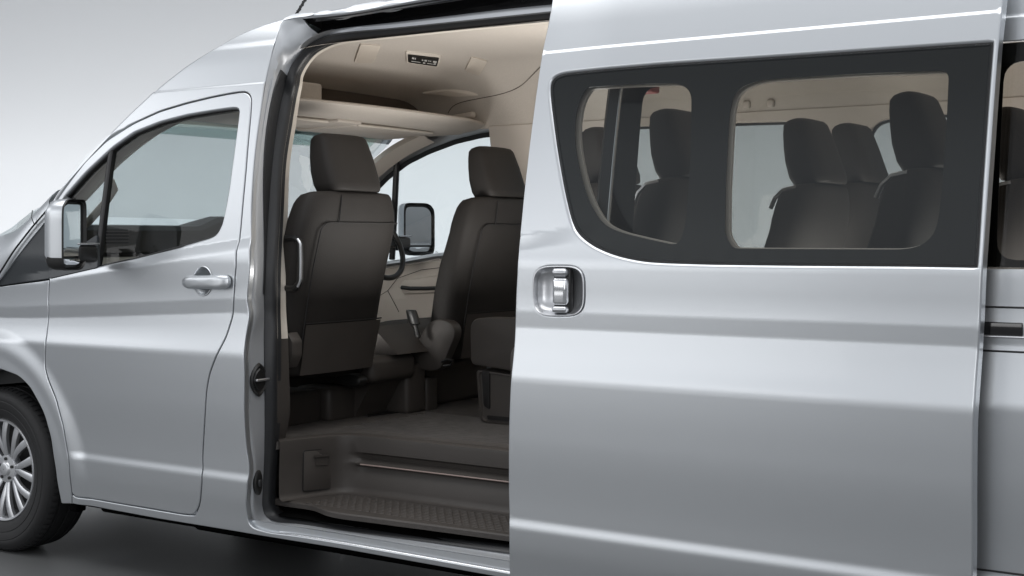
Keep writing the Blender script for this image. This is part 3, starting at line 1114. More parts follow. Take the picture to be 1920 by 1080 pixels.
# painted windscreen pillar strip in front of the black trim: closes bonnet and windscreen
pill = MB()
pr = []
for (u, v, u2, v2) in ((-60, 470, -60, 560), (-20, 446, -25, 546), (0, 437, 1, 523), (30, 424, 28, 487), (60, 396, 55, 452), (82, 374, 78, 424), (104, 352, 94, 404)):
    a_ = PS(u + 2, v + 6, near, .03)
    c_ = PS(u2, v2, near, .0)
    m_ = a_ * .5 + c_ * .5 + np.array([-.012, -.012, .012])
    pr.append([a_ + np.array([-.03, .06, .0]), a_ + np.array([-.008, .02, .006]), a_, a_ * .75 + c_ * .25 + np.array([-.010, -.006, .010]), m_, a_ * .2 + c_ * .8 + np.array([-.005, -.010, .006]), c_ + np.array([0, -.001, 0]), c_ + np.array([.004, .012, -.002])])
pr = interp_rows(pr, 5)
pill.loft([[tuple(q) for q in r_] for r_ in pr], False, False, False)
wp = pill.build('windscreen_pillar', PAINT)
g = MB()
g.tube([tuple(PS(u, v, near, -.014)) for u, v in fillet([(-30, 555), (0, 511), (25, 471), (60, 426), (97, 384)], 12, False)], .0042, 6)
g.tube([tuple(PS(u, v, near, -.012)) for u, v in ((61, 394), (59, 408), (64, 420))], .002, 5)
g.build('pillar_gasket', SEAL, wp)
g = MB()
g.box((4.90, .975, .86), (.10, 1.86, 1.10), .03)
secs = [[(4.95 - .11 * t, .04 + .16 * t ** 1.4 + .0, 1.38 + .80 * t), (4.95 - .11 * t, 1.91 - .16 * t ** 1.4, 1.38 + .80 * t)] for t in np.linspace(0, 1, 8)]
g.loft(secs, False, False, False)
g.build('tailgate', PAINT)
# antenna
a0_ = PY(556, 26, .62)
a1_ = PY(585, -22, .62)
g = MB()
pp = []
for t in np.linspace(-.3, 3.5, 60):
    pp.append(a0_ + (a1_ - a0_) * t)
g.tube(pp, .0055, 8)
hel = []
dirv = Vector(a1_ - a0_).normalized()
e1 = dirv.orthogonal().normalized()
e2 = dirv.cross(e1)
for t in np.linspace(-.3, 3.4, 400):
    a = t * 2 * PI * 5.5
    hel.append(Vector(a0_ + (a1_ - a0_) * t) + e1 * math.cos(a) * .0055 + e2 * math.sin(a) * .0055)
g.tube(hel, .0025, 5)
g.build('antenna', PLASTB)

# ================================================================== wheels
def wheel(cx, cy, flip=False):
    s_ = -1 if flip else 1
    ob = MB()
    R, hw = .35, .115
    prof = [(.205, -.055), (.212, -.085), (.222, -.098), (.240, -.108), (.262, -.1135), (.264, -.1115), (.268, -.1142), (.296, -.1165), (.299, -.1145), (.303, -.1165), (.322, -.113), (.3335, -.104), (.342, -.095),
            (.3475, -.082), (.3495, -.06), (.3435, -.059), (.3435, -.049), (.35, -.048), (.35, -.008), (.344, -.007), (.344, .007), (.35, .008), (.35, .048), (.3435, .049), (.3435, .059), (.3495, .06), (.3475, .082), (.342, .095), (.322, .113), (.24, .11), (.205, .06)]
    ob.lathe([(r, h * s_) for r, h in prof], (cx, cy, R), n=96)
    # shoulder tread blocks
    for k in range(76):
        a = 2 * PI * k / 76
        for h0, h1, r1 in ((-.103, -.064, .351),):
            ring = []
            da = PI / 76 * .62
            pts = []
            for (rr2, hh, sg) in ((.334, -.1045, -1), (.334, -.1045, 1), (.3485, -.088, 1), (.3485, -.088, -1), (.3525, -.066, -1), (.3525, -.066, 1)):
                pts.append((cx + rr2 * math.cos(a + sg * da), cy + hh * s_, R + rr2 * math.sin(a + sg * da)))
            ob.add(pts, [(0, 1, 2, 3), (3, 2, 5, 4)])
            lowr = [(cx + (rr2 - .008) * math.cos(a + sg * da), cy + hh * s_ + .004 * s_, R + (rr2 - .008) * math.sin(a + sg * da)) for (rr2, hh, sg) in ((.334, -.1045, -1), (.334, -.1045, 1), (.3485, -.088, 1), (.3485, -.088, -1), (.3525, -.066, -1), (.3525, -.066, 1))]
            ob.add(pts + lowr, [(0, 3, 9, 6), (3, 4, 10, 9), (1, 2, 8, 7), (2, 5, 11, 8), (4, 5, 11, 10), (0, 1, 7, 6)])
    w = ob.build('wheel', TYRE)
    w.name = 'wheel'
    rb = MB()
    # rim lip
    rb.lathe([(.214, -.090 * s_), (.219, -.094 * s_), (.216, -.099 * s_), (.208, -.097 * s_), (.203, -.088 * s_), (.197, -.062 * s_), (.190, .07 * s_)], (cx, cy, R), n=96)
    # spokes: ten forked pairs
    nsp = 8
    for k in range(nsp):
        a = 2 * PI * (k + .12) / nsp
        for sg in (-1, 1):
            secs = []
            for t in np.linspace(0, 1, 7):
                rad = .052 + (.207 - .052) * t
                fan = .075 + .125 * t ** .8
                ang = a + sg * fan * (1 if t > 0 else .4) * (.9 + .1 * t)
                wd = .0115 + .0055 * t
                yy = -.070 - .026 * math.sin(min(t, 1) * PI * .62)
                cx_, cz_ = math.cos(ang), math.sin(ang)
                tx, tz = -cz_, cx_
                sec = []
                for (q, h) in ((-1, .018), (-1, .004), (-.55, 0), (.55, 0), (1, .004), (1, .018)):
                    sec.append((cx + cx_ * rad + tx * wd * q, cy + s_ * (yy + h), R + cz_ * rad + tz * wd * q))
                secs.append(sec)
            rb.loft(secs, True)
    rb.lathe([(.002, -.086 * s_), (.022, -.086 * s_), (.028, -.083 * s_), (.032, -.076 * s_), (.058, -.072 * s_), (.064, -.060 * s_), (.064, -.04 * s_)], (cx, cy, R), n=40)
    rim = rb.build('rim', RIM, w)
    db = MB()
    db.lathe([(.192, .0), (.002, .0)], (cx, cy + .0 * s_, R), n=48)
    db.build('brake_drum', RIMD, w)
    for k in range(5):
        db = MB()
        a = 2 * PI * k / 5 + .3
        db.tube([(cx + .044 * math.cos(a), cy - .080 * s_, R + .044 * math.sin(a)), (cx + .044 * math.cos(a), cy - .070 * s_, R + .044 * math.sin(a))], .007, 8)
        db.build('wheel_nut', RIMD, w)
    return w


wheel(-.018, .06 + .1165)
wheel(0, WID - .06 - .1165, True)
wheel(3.86, .06 + .1165)
wheel(3.86, WID - .06 - .1165, True)
# wheel housing and underbody
g = MB()
hs = []
for a in np.linspace(-.15, PI + .15, 26):
    hs.append([(.445 * math.cos(a), .05, .36 + .445 * math.sin(a)), (.43 * math.cos(a), .16, .36 + .43 * math.sin(a)), (.42 * math.cos(a), .42, .36 + .42 * math.sin(a))])
g.loft(hs, False, False, False)
g.build('wheel_housing', DARK)
g = MB()
g.box((2.72, .975, .245), (4.4, 1.64, .06), .02)
g.box((2.76, 1.05, .17), (4.2, 1.15, .15), .07)  # deepened block to stop light under the van and darken its floor shadow
g.box((-.55, .975, .45), (.5, 1.5, .3), .03)
g.box((-.10, .99, .25), (1.55, 1.10, .24), .06)  # front block added to keep light off the floor beneath
g.box((0, .975, .50), (.9, .95, .4), .03)
g.build('underbody', DARK)
g = MB()
g.box(tuple(PY(146, 951, .12)), (.05, .05, .03), .008)
g.build('jack_point', DARK)

# ================================================================== mirrors
def side_mirror(cx, cy, cz, ang, sgn):
    """cx,cy,cz centre of the glass face; ang turns the face; sgn -1 near side, +1 far side"""
    rotm = Matrix.Rotation(ang, 3, 'Z')
    o_ = Vector((cx, cy, cz))
    tf = lambda p: tuple(o_ + rotm @ Vector(p))
    W, H = (.168 if sgn < 0 else .19), .275
    out = []
    base = [(-.5, .42), (-.44, .5), (.30, .5), (.47, .40), (.5, .30), (.5, -.40), (.42, -.5), (-.30, -.5), (-.48, -.40), (-.5, -.3)]
    base = [(y * sgn, z) for y, z in base]
    P = resample(np.array(fillet([(y * W, z * H) for y, z in base], .03)), .008)
    if poly_area(P) < 0:
        P = P[::-1]
    hb_ = MB()
    rings = []
    for (dx, sc_) in ((.004, .93), (.012, .985), (.004, 1.0), (-.04, .985), (-.062, .93), (-.078, .80), (-.086, .55), (-.088, .1)):
        rings.append([tf((dx, p[0] * sc_, p[1] * (sc_ * .5 + .5 * min(1, sc_ + .04)))) for p in P])
    hb_.loft(rings, True, False, True)
    nv = len(P)
    h = hb_.build('side_mirror', [PAINT, PLASTB])
    me = h.data
    inv = rotm.transposed()
    for pl in me.polygons:
        c_ = inv @ (Vector(pl.center) - o_)
        pl.material_index = 1 if (c_.z < -.085 or c_.x > .0035) else 0
    bz = MB()
    bz.loft([[tf((.004, p[0] * .93, p[1] * .93)) for p in P], [tf((-.008, p[0] * .90, p[1] * .91)) for p in P], [tf((-.012, p[0] * .3, p[1] * .3)) for p in P]], True, False, True)
    bz.build('mirror_bezel', PLASTB, h)
    up = [p for p in P]
    gz = -.088

    def clip(z0, z1, k):
        Q = []
        for p in resample(P, .004) * k:
            Q.append((p[0] * (1 if z0 < -.1 else 1), min(max(p[1], z0), z1)))
        return Q
    gl_ = MB()
    for z0, z1 in ((gz + .004, 1),):
        Q = clip(z0, z1, .86)
        gl_.loft([[tf((-.004, q[0], q[1])) for q in Q], [tf((-.0015, q[0] * .985, q[1] * .985)) for q in Q], [tf((-.001, q[0] * .5, q[1] * .5)) for q in Q]], True, False, True)
    gl_.build('mirror_glass', MIRROR, h)
    gl_ = MB()
    Q = clip(-1, gz - .004, .86)
    cq = np.array(Q).mean(0)
    gl_.loft([[tf((-.004, q[0], q[1])) for q in Q], [tf((.001, cq[0] + (q[0] - cq[0]) * .9, cq[1] + (q[1] - cq[1]) * .9)) for q in Q], [tf((.003, cq[0] + (q[0] - cq[0]) * .3, cq[1] + (q[1] - cq[1]) * .3)) for q in Q]], True, False, True)
    gl_.build('wide_angle_mirror', MIRROR, h)
    ar = MB()
    ar.box(tuple(o_ + Vector((-.045, -sgn * .09, -.075))), (.06, .10, .07), .015)
    ar.build('mirror_arm', PLASTB, h)
    st = MB()
    st.box(tuple(o_ + Vector((-.043, -sgn * .09, -.036))), (.062, .10, .008), .003)
    st.build('mirror_arm_strip', SATIN, h)
    return h


mc = PY(136, 440, -.135)
side_mirror(mc[0], mc[1], mc[2], math.radians(21), -1)
mf = PY(785, 430, WID + .13)
side_mirror(mf[0], mf[1], mf[2], math.radians(-18), 1)

# ================================================================== interior shell
def hl_z(x, y):
    """underside of the headliner"""
    e = abs(y - .975) / .80
    z = 2.155 - .012 * e * e
    drop = np.clip((1.62 - x) / .62, 0, 1)
    return z - .155 * drop ** 1.7


rows_h = []
for x in np.linspace(.98, 4.85, 60):
    r_ = []
    zt = 1.985 - .10 * float(np.clip((1.5 - x) / .5, 0, 1))
    ybn = float(near(max(x, 1.5), 2.03)) + .085
    for s_ in np.linspace(0, 1, 34):
        # from the near opening edge across and down to the far window top
        if s_ < .72:
            y = ybn + (1.52 - ybn) * s_ / .72
            k = sstep(0, .22, s_ / .72)
            zc = float(hl_z(x, y))
            z = (zc - .085) * (1 - k) + zc * k
        else:
            t = (s_ - .72) / .28
            a = t * PI / 2
            zc = float(hl_z(x, 1.52))
            yend = WID - float(near(max(x, 1.5), 1.88)) - .05
            zend = 1.86
            y = 1.52 + (yend - 1.52) * math.sin(a)
            z = zc + (zend - zc) * (1 - math.cos(a))
        r_.append((x, y, z))
    rows_h.append(r_)
headliner = MB().loft(rows_h, False, False, False).build('headliner', HEADL)
# seam on the headliner
def hl_at(u, v):
    """where the picture ray meets the headliner mesh (march)"""
    k = ray(u)
    for s_ in np.arange(4.0, 8.5, .004):
        p = CAM + s_ * k
        z = CZ - (v - HZ) * s_ / F
        x, y = p
        if y < 1.52:
            zz = float(hl_z(x, y)) if x > .98 else 9
        else:
            yend = WID - float(near(max(x, 1.5), 1.88)) - .05
            zc = float(hl_z(x, 1.52))
            t = (y - 1.52) / (yend - 1.52)
            if t >= 1:
                return np.array([x, yend - .002, z])
            zz = zc + (1.86 - zc) * (1 - math.cos(math.asin(t)))
        if z >= zz - .003:
            return np.array([x, y, zz - .003])
    return np.array([x, y, z])


g = MB()
_h = np.array([hl_at(u, v) for u, v in fillet([(840, 211), (842, 200), (852, 193), (880, 187), (920, 180), (955, 172), (975, 163), (992, 147), (1006, 132), (1020, 118)], 14, False)])
_h = resample(_h, .02, closed=False)
for _ in range(8):
    _h[1:-1] = .25 * _h[:-2] + .5 * _h[1:-1] + .25 * _h[2:]
g.tube([tuple(p) for p in _h], .0019, 5)
g.build('headliner_seam', mat('brown_trim_seam', (.10, .082, .068), .8), headliner)
# control panel in the ceiling
def quad_on_ceiling(name, corners, th, m, parent, inset=0):
    P = [hl_at(u, v) for u, v in corners]
    P = [Vector(p) for p in P]
    c_ = sum(P, Vector()) / 4
    pts = []
    b = MB()
    top = [c_ + (p - c_) * (1 - inset) for p in P]
    rr = []
    for i in range(4):
        a, q, n_ = top[i - 1], top[i], top[(i + 1) % 4]
        for t in (0, .5, 1):
            p0, p1 = q + (a - q).normalized() * .012, q + (n_ - q).normalized() * .012
            rr.append((1 - t) ** 2 * p0 + 2 * t * (1 - t) * q + t * t * p1)
    b.loft([[tuple(p + Vector((0, 0, .02))) for p in rr], [tuple(p + Vector((0, 0, -th * .6))) for p in rr], [tuple(c_ + (p - c_) * .97 + Vector((0, 0, -th))) for p in rr]], True, True, True)
    return b.build(name, m, parent), P


frame, cp = quad_on_ceiling('ceiling_control_panel', [(761, 95.5), (827, 103.5), (822, 124), (762, 115)], .006, IVORY, van)
face, cp = quad_on_ceiling('panel_face', [(764, 98), (824, 105), (819.5, 121.5), (764.5, 113)], .009, PLASTB, frame)
g = MB()
A_, B_, C_, D_ = [Vector(p) for p in cp]


def on_panel(s_, t):
    return (A_ * (1 - s_) + B_ * s_) * (1 - t) + (D_ * (1 - s_) + C_ * s_) * t + Vector((0, 0, -.0105))


for s0, s1, t0, t1 in ((.14, .21, .24, .40), (.23, .26, .26, .42), (.46, .50, .34, .44), (.54, .62, .34, .48), (.66, .70, .36, .44), (.72, .76, .36, .44), (.82, .94, .34, .50), (.86, .93, .58, .68),
                       (.12, .42, .685, .715), (.50, .58, .66, .76), (.64, .92, .685, .715)):
    q = [on_panel(s0, t0), on_panel(s1, t0), on_panel(s1, t1), on_panel(s0, t1)]
    g.add([tuple(p) for p in q] + [tuple(p + Vector((0, 0, -.0015))) for p in q], [(4, 5, 6, 7), (0, 1, 5, 4), (1, 2, 6, 5), (2, 3, 7, 6), (3, 0, 4, 7)])
g.build('panel_buttons', mat('pale_button_marks', (.62, .62, .60), .5), frame)
for cs in ([(676, 82), (714, 85), (700, 117), (664, 116)], [(884, 106), (914, 114), (898, 141), (872, 131)], [(790, 174), (838, 168), (898, 176), (856, 180)]):
    quad_on_ceiling('ceiling_lamp_cover', cs, .0035, mat('pale_lamp_cover', (.60, .54, .47), .6), headliner)

# overhead shelf between headliner and windscreen
sh = []
for y in np.linspace(.20, 1.76, 40):
    e = abs(y - .975) / .80
    xl = 1.36 + .03 * (y - .4) - .10 * max(0, e - .75) * 2
    sec = []
    for (dx, z) in ((-.50, 1.900), (-.04, 1.903), (-.012, 1.902), (-.002, 1.897), (.0, 1.890), (-.006, 1.883), (-.05, 1.870), (-.10, 1.862), (-.135, 1.857), (-.15, 1.852), (-.45, 1.848), (-.58, 1.846), (-.66, 1.844)):
        sec.append((xl + dx - .015 * e * e, y, z - .012 * e * e))
    sh.append(sec)
shelf = MB().loft(sh, False, False, False).build('overhead_shelf', HEADL)
g = MB()
q = [PY(u, v, 1.70) for u, v in ((838, 219), (865, 214), (897, 216), (900, 222))]
g.box(tuple(PY(866, 219, 1.69)), (.15, .03, .03), .012, Matrix.Rotation(math.radians(-6), 3, 'Y'))
g.build('shelf_bracket', BEIGE, shelf)
# dark shelf back wall and a beige box on its left
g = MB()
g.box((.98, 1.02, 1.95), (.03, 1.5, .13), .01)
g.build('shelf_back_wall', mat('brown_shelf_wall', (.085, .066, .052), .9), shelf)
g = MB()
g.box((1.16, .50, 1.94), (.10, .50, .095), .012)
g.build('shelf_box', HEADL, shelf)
# sun visors under the shelf
for (ya, yb) in ((.24, .86), (1.02, 1.60)):
    g = MB()
    g.box((.98, (ya + yb) / 2, 1.838), (.34, yb - ya, .018), .007, Matrix.Rotation(math.radians(-1), 3, 'Y'))
    v_ = g.build('sun_visor', BEIGE)
    g = MB()
    g.tube([(1.155, ya + .02, 1.838), (1.155, yb - .02, 1.838)], .005, 6)
    g.build('visor_hinge', IVORY, v_)
g = MB()
q = [(PY(u, v, .55)) for u, v in ((590, 244), (612, 232), (640, 222), (655, 214))]
g.box((1.02, .95, 1.846), (.34, .16, .02), .008)
g.build('roof_lamp_console', BEIGE, shelf)

# pillar linings at the windscreen with grab handles
for sgn in (0, 1):
    yy = (lambda x, z, o: float(near(x, z)) + o) if sgn == 0 else (lambda x, z, o: WID - float(near(x, z)) - o)
    g = MB()
    secs = []
    for (x, z) in ((.02, 1.30), (.18, 1.42), (.36, 1.545), (.55, 1.69), (.75, 1.80), (.95, 1.87)):
        secs.append([(x + .03, yy(x, z, .03), z + .0), (x + .03, yy(x, z, .08), z - .0), (x + .05, yy(x, z, .095), z - .025), (x + .065, yy(x, z, .075), z - .045), (x + .075, yy(x, z, .035), z - .06)])
    g.loft([[tuple(p) for p in s_] for s_ in interp_rows(secs, 4)], False, False, False)
    pl_ = g.build('pillar_lining', BEIGE)
    g = MB()
    hp = [(.20, 1.405, .09), (.24, 1.40, .13), (.30, 1.44, .145), (.40, 1.52, .145), (.46, 1.575, .135), (.47, 1.61, .10)]
    g.tube([tuple(q) for q in [np.array((x + .06, yy(x, z, o), z - .03)) for x, z, o in hp]], .017, 8)
    g.build('grab_handle', BEIGE, pl_)
# grab handle on the near pillar by the opening
g = MB()
pz = [PY(u, v, .24) for u, v in ((536, 447), (552, 446), (562, 452), (563, 490), (562, 530), (553, 541), (536, 540))]
g.tube([tuple(p) for p in resample(np.array(pz), .012, closed=False)], .013, 8)
gh = g.build('entry_grab_handle', PLASTB)
g = MB()
pz = [PY(u, v, .232) for u, v in ((558, 448), (563.5, 456), (564, 490), (563.5, 526), (558, 538))]
g.tube([tuple(p) for p in resample(np.array(pz), .012, closed=False)], .005, 8)
g.build('handle_inlay', SATIN, gh)

# ---- floor and entry step
ZF, ZT = .585, .366
g = MB()
fl_rows = [(1.50, .17), (1.575, .455), (3.2, .455), (3.2, .16), (4.88, .16), (4.88, 1.82), (.75, 1.82), (.75, .17)]
g.add([(x, y, ZF) for x, y in fl_rows] + [(x, y, ZF - .03) for x, y in fl_rows], [tuple(range(8))] + [(i, (i + 1) % 8, (i + 1) % 8 + 8, i + 8) for i in range(8)])
cfloor = g.build('cabin_floor', CARPET, smooth=False)
# wavy ribs of the floor mat
g = MB()
for k in range(16):
    y0 = .60 + k * .035
    pts = [(x, y0 + .012 * math.sin(x * 9 + k * .5), ZF + .0005) for x in np.linspace(1.45 + .02 * (k % 3), 3.0, 60)]
    g.tube(pts, .0055, 5)
g.build('floor_mat_ribs', CARPET, cfloor)
# step well: nosing, riser with grooves, tread, front wall
path = fillet([(1.500, .175), (1.555, .36), (1.60, .455, .09), (1.75, .462), (3.2, .462)], .06, False, 8)
path = resample(np.array(path), .03, closed=False)
tang = np.gradient(path, axis=0)
tang /= np.linalg.norm(tang, axis=1, keepdims=True)
nrm_ = np.stack([tang[:, 1], -tang[:, 0]], 1)           # towards the step
groove = sstep(1.63, 1.68, path[:, 0])
secs = []
for p, n_, gq in zip(path, nrm_, groove):
    sec = []
    for (o_, z, go) in ((-.03, ZF + .006, 0), (.004, ZF + .007, 0), (.014, ZF + .001, 0), (.016, ZF - .012, 0), (.014, ZF - .060, 0), (.013, ZF - .070, -.020), (.012, ZF - .085, -.026), (.011, ZF - .098, -.002),
                        (.011, ZF - .102, .006), (.011, ZF - .108, .004), (.010, ZF - .118, -.018), (.010, ZF - .150, 0), (.010, ZT + .025, 0), (.013, ZT + .010, 0), (.022, ZT + .002, 0), (.035, ZT, 0)):
        q = p + n_ * (o_ + go * gq)
        sec.append((q[0], q[1], z))
    secs.append(sec)
step_o = MB().loft(secs, False, False, False).build('entry_step', PLAST)
g = MB()
g.tube([(p[0] + n_[0] * .0165, p[1] + n_[1] * .0165, ZF - .106) for p, n_ in zip(path, nrm_) if p[0] > 1.66], .0028, 6)
g.build('step_light_strip', mat('warm_light_strip', (.36, .28, .255), .45), step_o)
# tread
fr = [PZ(u, v, ZT) for u, v in ((512, 934), (545, 939), (585, 945), (620, 957), (700, 968), (800, 981), (951, 1001), (1080, 1018), (1200, 1034))]
fr = interp_rows([[p] for p in fr], 5)
bk_x = np.array([q[0] for q in path + nrm_ * .03])
bk_y = (path + nrm_ * .03)[:, 1]
nn = len(fr)
back_pts = resample(path + nrm_ * .034, .01, closed=False)
secs = []
for i, f_ in enumerate(fr):
    f0 = f_[0]
    bidx = np.argmin(np.abs(back_pts[:, 0] - max(f0[0] + .02, back_pts[0, 0])))
    bq = back_pts[int(round(i / (nn - 1) * 0))] if False else back_pts[bidx]
    secs.append([(bq[0], bq[1], ZT - .0005), (f0[0], f0[1] + .02, ZT - .0005), (f0[0], f0[1] + .004, ZT - .003), (f0[0], f0[1], ZT - .008), (f0[0], f0[1] + .002, ZT - .024), (f0[0], f0[1] + .02, ZT - .03)])
MB().loft(secs, False, False, False).build('step_tread', PLAST, step_o)
g = MB()
for i in range(44):
    for j in range(10):
        x = 1.63 + i * .034 + (j % 2) * .017
        y = .205 + j * .0215
        if x > 2.98:
            continue
        g.box((x, y, ZT - .0016), (.0305, .0095, .0045), .0018, seg=1)
g.build('tread_studs', PLAST, step_o)
# dark flap under the tread
g = MB()
secs = []
for x in np.linspace(1.50, 3.1, 12):
    secs.append([(x, .30, ZT - .02), (x, .24, .325), (x, .175, .312)])
g.loft(secs, False, False, False)
g.build('step_flap', DARK, step_o)
# storage lid on the front wall of the step well
wall_dir = np.array([.055, .185])
def wallpt(u, v, off):
    """meets the slanted front wall of the step well"""
    a0, a1 = np.array([1.500, .175]), np.array([1.570, .41])
    t_ = (a1 - a0) / np.linalg.norm(a1 - a0)
    n_ = np.array([t_[1], -t_[0]])
    a0 = a0 + n_ * (.011 + off)
    k = ray(u)
    M_ = np.array([[k[0], -t_[0]], [k[1], -t_[1]]])
    s_, w_ = np.linalg.solve(M_, a0 - CAM)
    p = CAM + s_ * k
    return np.array([p[0], p[1], CZ - (v - HZ) * s_ / F])


g = MB()
lo_ = fillet([(569, 845, 5), (632, 840, 14), (645, 860, 10), (650, 885), (648, 914, 4), (568, 921, 4)], 6)
lc = np.array(lo_).mean(0)
g.loft([[tuple(wallpt(*q, -.002)) for q in lo_], [tuple(wallpt(*q, .0025)) for q in lo_], [tuple(wallpt(*(lc + (np.array(q) - lc) * .975), .004)) for q in lo_]], True, False, True)
lid = g.build('storage_lid', PLAST, step_o)
g = MB()
gp = [wallpt(*q, .003) for q in lo_]
g.tube([tuple(p) for p in gp], .0024, 5, closed=True)
g.build('lid_gap', SEAM, step_o)
g = MB()
for cs, d0, d1 in (([(589, 853), (617, 851), (617, 855.5), (589, 857.5)], .0, .014), ([(591, 857), (616, 855), (615, 872), (592, 873)], .002, .0075)):
    g.loft([[tuple(wallpt(*q, d0)) for q in cs], [tuple(wallpt(*q, d1)) for q in cs]], True, False, True)
g.build('lid_latch', PLAST, step_o)

# ---- boxes under the front seats and the console
def pillar(name, cx, cy, sx, sy, z0, z1, bev=.025, m=PLAST, parent=van, rot=0):
    b = MB()
    b.box((cx, cy, (z0 + z1) / 2), (sx, sy, z1 - z0), bev, Matrix.Rotation(rot, 3, 'Z'))
    return b.build(name, m, parent)


pillar('seat_pedestal', 1.10, .48, .30, .44, ZF - .01, .717, .018)
pillar('seat_foot', 1.19, .808, .20, .215, ZF - .01, .722, .026)
cons = pillar('centre_console', 1.16, .95, .56, .30, .739, .848, .032)
g = MB()
secs = []
for y in (.86, .90, 1.02, 1.06):
    secs.append([(.85, y, .75), (1.38, y, .745), (1.36, y, .70), (1.30, y, ZF + .02), (1.29, y, ZF - .01), (.85, y, ZF - .01)])
g.loft(secs, True)
g.build('console_base', PLAST, cons, angle=20)
g = MB()
g.box((1.35, 1.13, (ZF + .796) / 2), (.13, .135, .796 - ZF + .01), .022)
g.build('console_leg', PLAST, cons)
pillar('seat_foot', 1.37, 1.245, .085, .085, ZF - .01, .73, .016)
pillar('seat_pedestal', 1.1, 1.55, .45, .5, ZF, .78, .02)
g = MB()
q = [PZ(u, v, ZF + .002) for u, v in ((680, 771), (740, 765), (762, 772), (690, 781))]
g.add([tuple(p) for p in q] + [tuple(p + np.array([0, 0, .004])) for p in q], [(4, 5, 6, 7), (0, 1, 5, 4), (1, 2, 6, 5), (2, 3, 7, 6), (3, 0, 4, 7)])
g.build('floor_hatch', PLASTB, cfloor)


# ---- seats
def sring(cx, cy, cz, t, w, tx=0, n=36, p=.42, edge=0.0):
    """cross-section ring of a seat back: depth t (x), width w (y), plane tilted by tx"""
    ring = []
    for k in range(n):
        a = 2 * PI * k / n
        ca, sa = math.cos(a), math.sin(a)
        dx = t / 2 * np.sign(ca) * abs(ca) ** p
        dy = w / 2 * np.sign(sa) * abs(sa) ** p
        dx += -edge * (1 if ca > 0 else .3) * abs(dy / (w / 2 + 1e-9)) ** 3
        ring.append((cx + dx * math.cos(tx), cy + dy, cz + dx * math.sin(tx)))
    return ring


def make_seat(x, y, z, w=.50, sc=1.0, head=True, detail=True, name='front_seat'):
    """x: rear face of the backrest at its top, y: centre line, z: bottom of the backrest"""
    H = .70 * sc
    g = MB()
    rings = []
    # (height, rear face x, thickness, width)
    tab = [(.0, -.128, .05, .40), (.012, -.126, .10, .46), (.05, -.118, .14, .49), (.16, -.096, .165, .505), (.30, -.068, .17, .51), (.42, -.040, .165, .515), (.50, -.018, .155, .515), (.56, -.003, .15, .51),
           (.60, .002, .148, .502), (.635, .004, .142, .485), (.665, .004, .134, .465), (.684, .003, .122, .447), (.696, -.003, .104, .43), (.702, -.016, .06, .40)]
    for h, xr, t, ww in tab:
        rings.append(sring(x + xr - t / 2, y, z + h * sc, t, ww * w / .51, .18, edge=.020))
    g.loft(rings, True, True, True)
    seat = g.build(name, LEATHER, angle=60)

    def rearx(h, fy):
        hs = [q[0] for q in tab]
        xr = np.interp(h / sc, hs, [q[1] for q in tab])
        return x + xr - .020 * abs(fy) ** 3 + .0015
    if detail:
        g = MB()
        ww = lambda h: np.interp(h / sc, [q[0] for q in tab], [q[3] for q in tab]) * w / .51 / 2
        # panel seam: across at shoulder height, rounding down the near edge
        pts = []
        for h in np.linspace(.07, .545, 16):
            pts.append((rearx(h, .70), y - ww(h) * .74, z + h))
        hh = .585
        for t in np.linspace(0, 1, 6)[1:]:
            h = .545 + (hh - .545) * math.sin(t * PI / 2)
            fy = -.74 + .16 * (1 - math.cos(t * PI / 2))
            pts.append((rearx(h, fy), y + ww(h) * fy, z + h))
        for fy in np.linspace(-.55, .90, 14):
            pts.append((rearx(hh, fy), y + ww(hh) * fy, z + hh))
        g.tube(pts, .0032, 5)
        fy = -.42
        g.tube([(rearx(h, fy), y + ww(h) * fy, z + h) for h in np.linspace(hh, .69, 8)], .0026, 5)
        g.tube([(rearx(.20, fy), y + ww(.2) * fy, z + .20) for fy in np.linspace(-.72, .93, 16)], .0030, 5)
        g.build('seat_seam', SEAM, seat)
        # lower rear cover
        g = MB()
        secs = []
        for h in np.linspace(.0, .195, 8):
            secs.append([(rearx(h, fy) + .004, y + ww(max(h, .05)) * fy, z + h) for fy in np.linspace(-.72, .90, 14)])
        g.loft(secs, False, False, False)
        g.build('seat_back_cover', PLAST, seat)
    if head:
        hw_ = 1.0 if detail else .92
        g = MB()
        rings = []
        ht = [(.0, .014, .10, .270), (.006, .017, .125, .288), (.03, .013, .135, .300), (.08, -.006, .13, .302), (.13, -.024, .118, .295), (.17, -.040, .105, .283), (.199, -.052, .092, .272), (.211, -.063, .070, .256), (.217, -.078, .038, .22)]
        for h, xr, t, ww_ in ht:
            rings.append(sring(x + xr - t / 2, y, z + H + .004 + h * 1.04, t, ww_ * hw_, .14, edge=.008, p=.40))
        g.loft(rings, True, True, True)
        g.build('headrest', LEATHER, seat, angle=60)
    # cushion
    g = MB()
    rings = []
    for xx, zt, th, ww_ in ((-.14, .10, .06, .42), (-.16, .13, .12, .48), (-.30, .145, .15, .505), (-.45, .15, .15, .505), (-.56, .152, .13, .49), (-.61, .14, .10, .46), (-.63, .12, .05, .40)):
        ring = []
        for k in range(28):
            a = 2 * PI * k / 28
            ca, sa = math.cos(a), math.sin(a)
            ring.append((x + xx, y + ww_ / 2 * w / .51 * np.sign(ca) * abs(ca) ** .45, z + zt - th / 2 + th / 2 * np.sign(sa) * abs(sa) ** .45))
        rings.append(ring)
    g.loft(rings, True, True, True)
    g.build('cushion', LEATHER, seat, angle=60)
    return seat


ls = make_seat(1.602, .520, .815, .565)
rs = make_seat(1.685, 1.452, .815, .565)
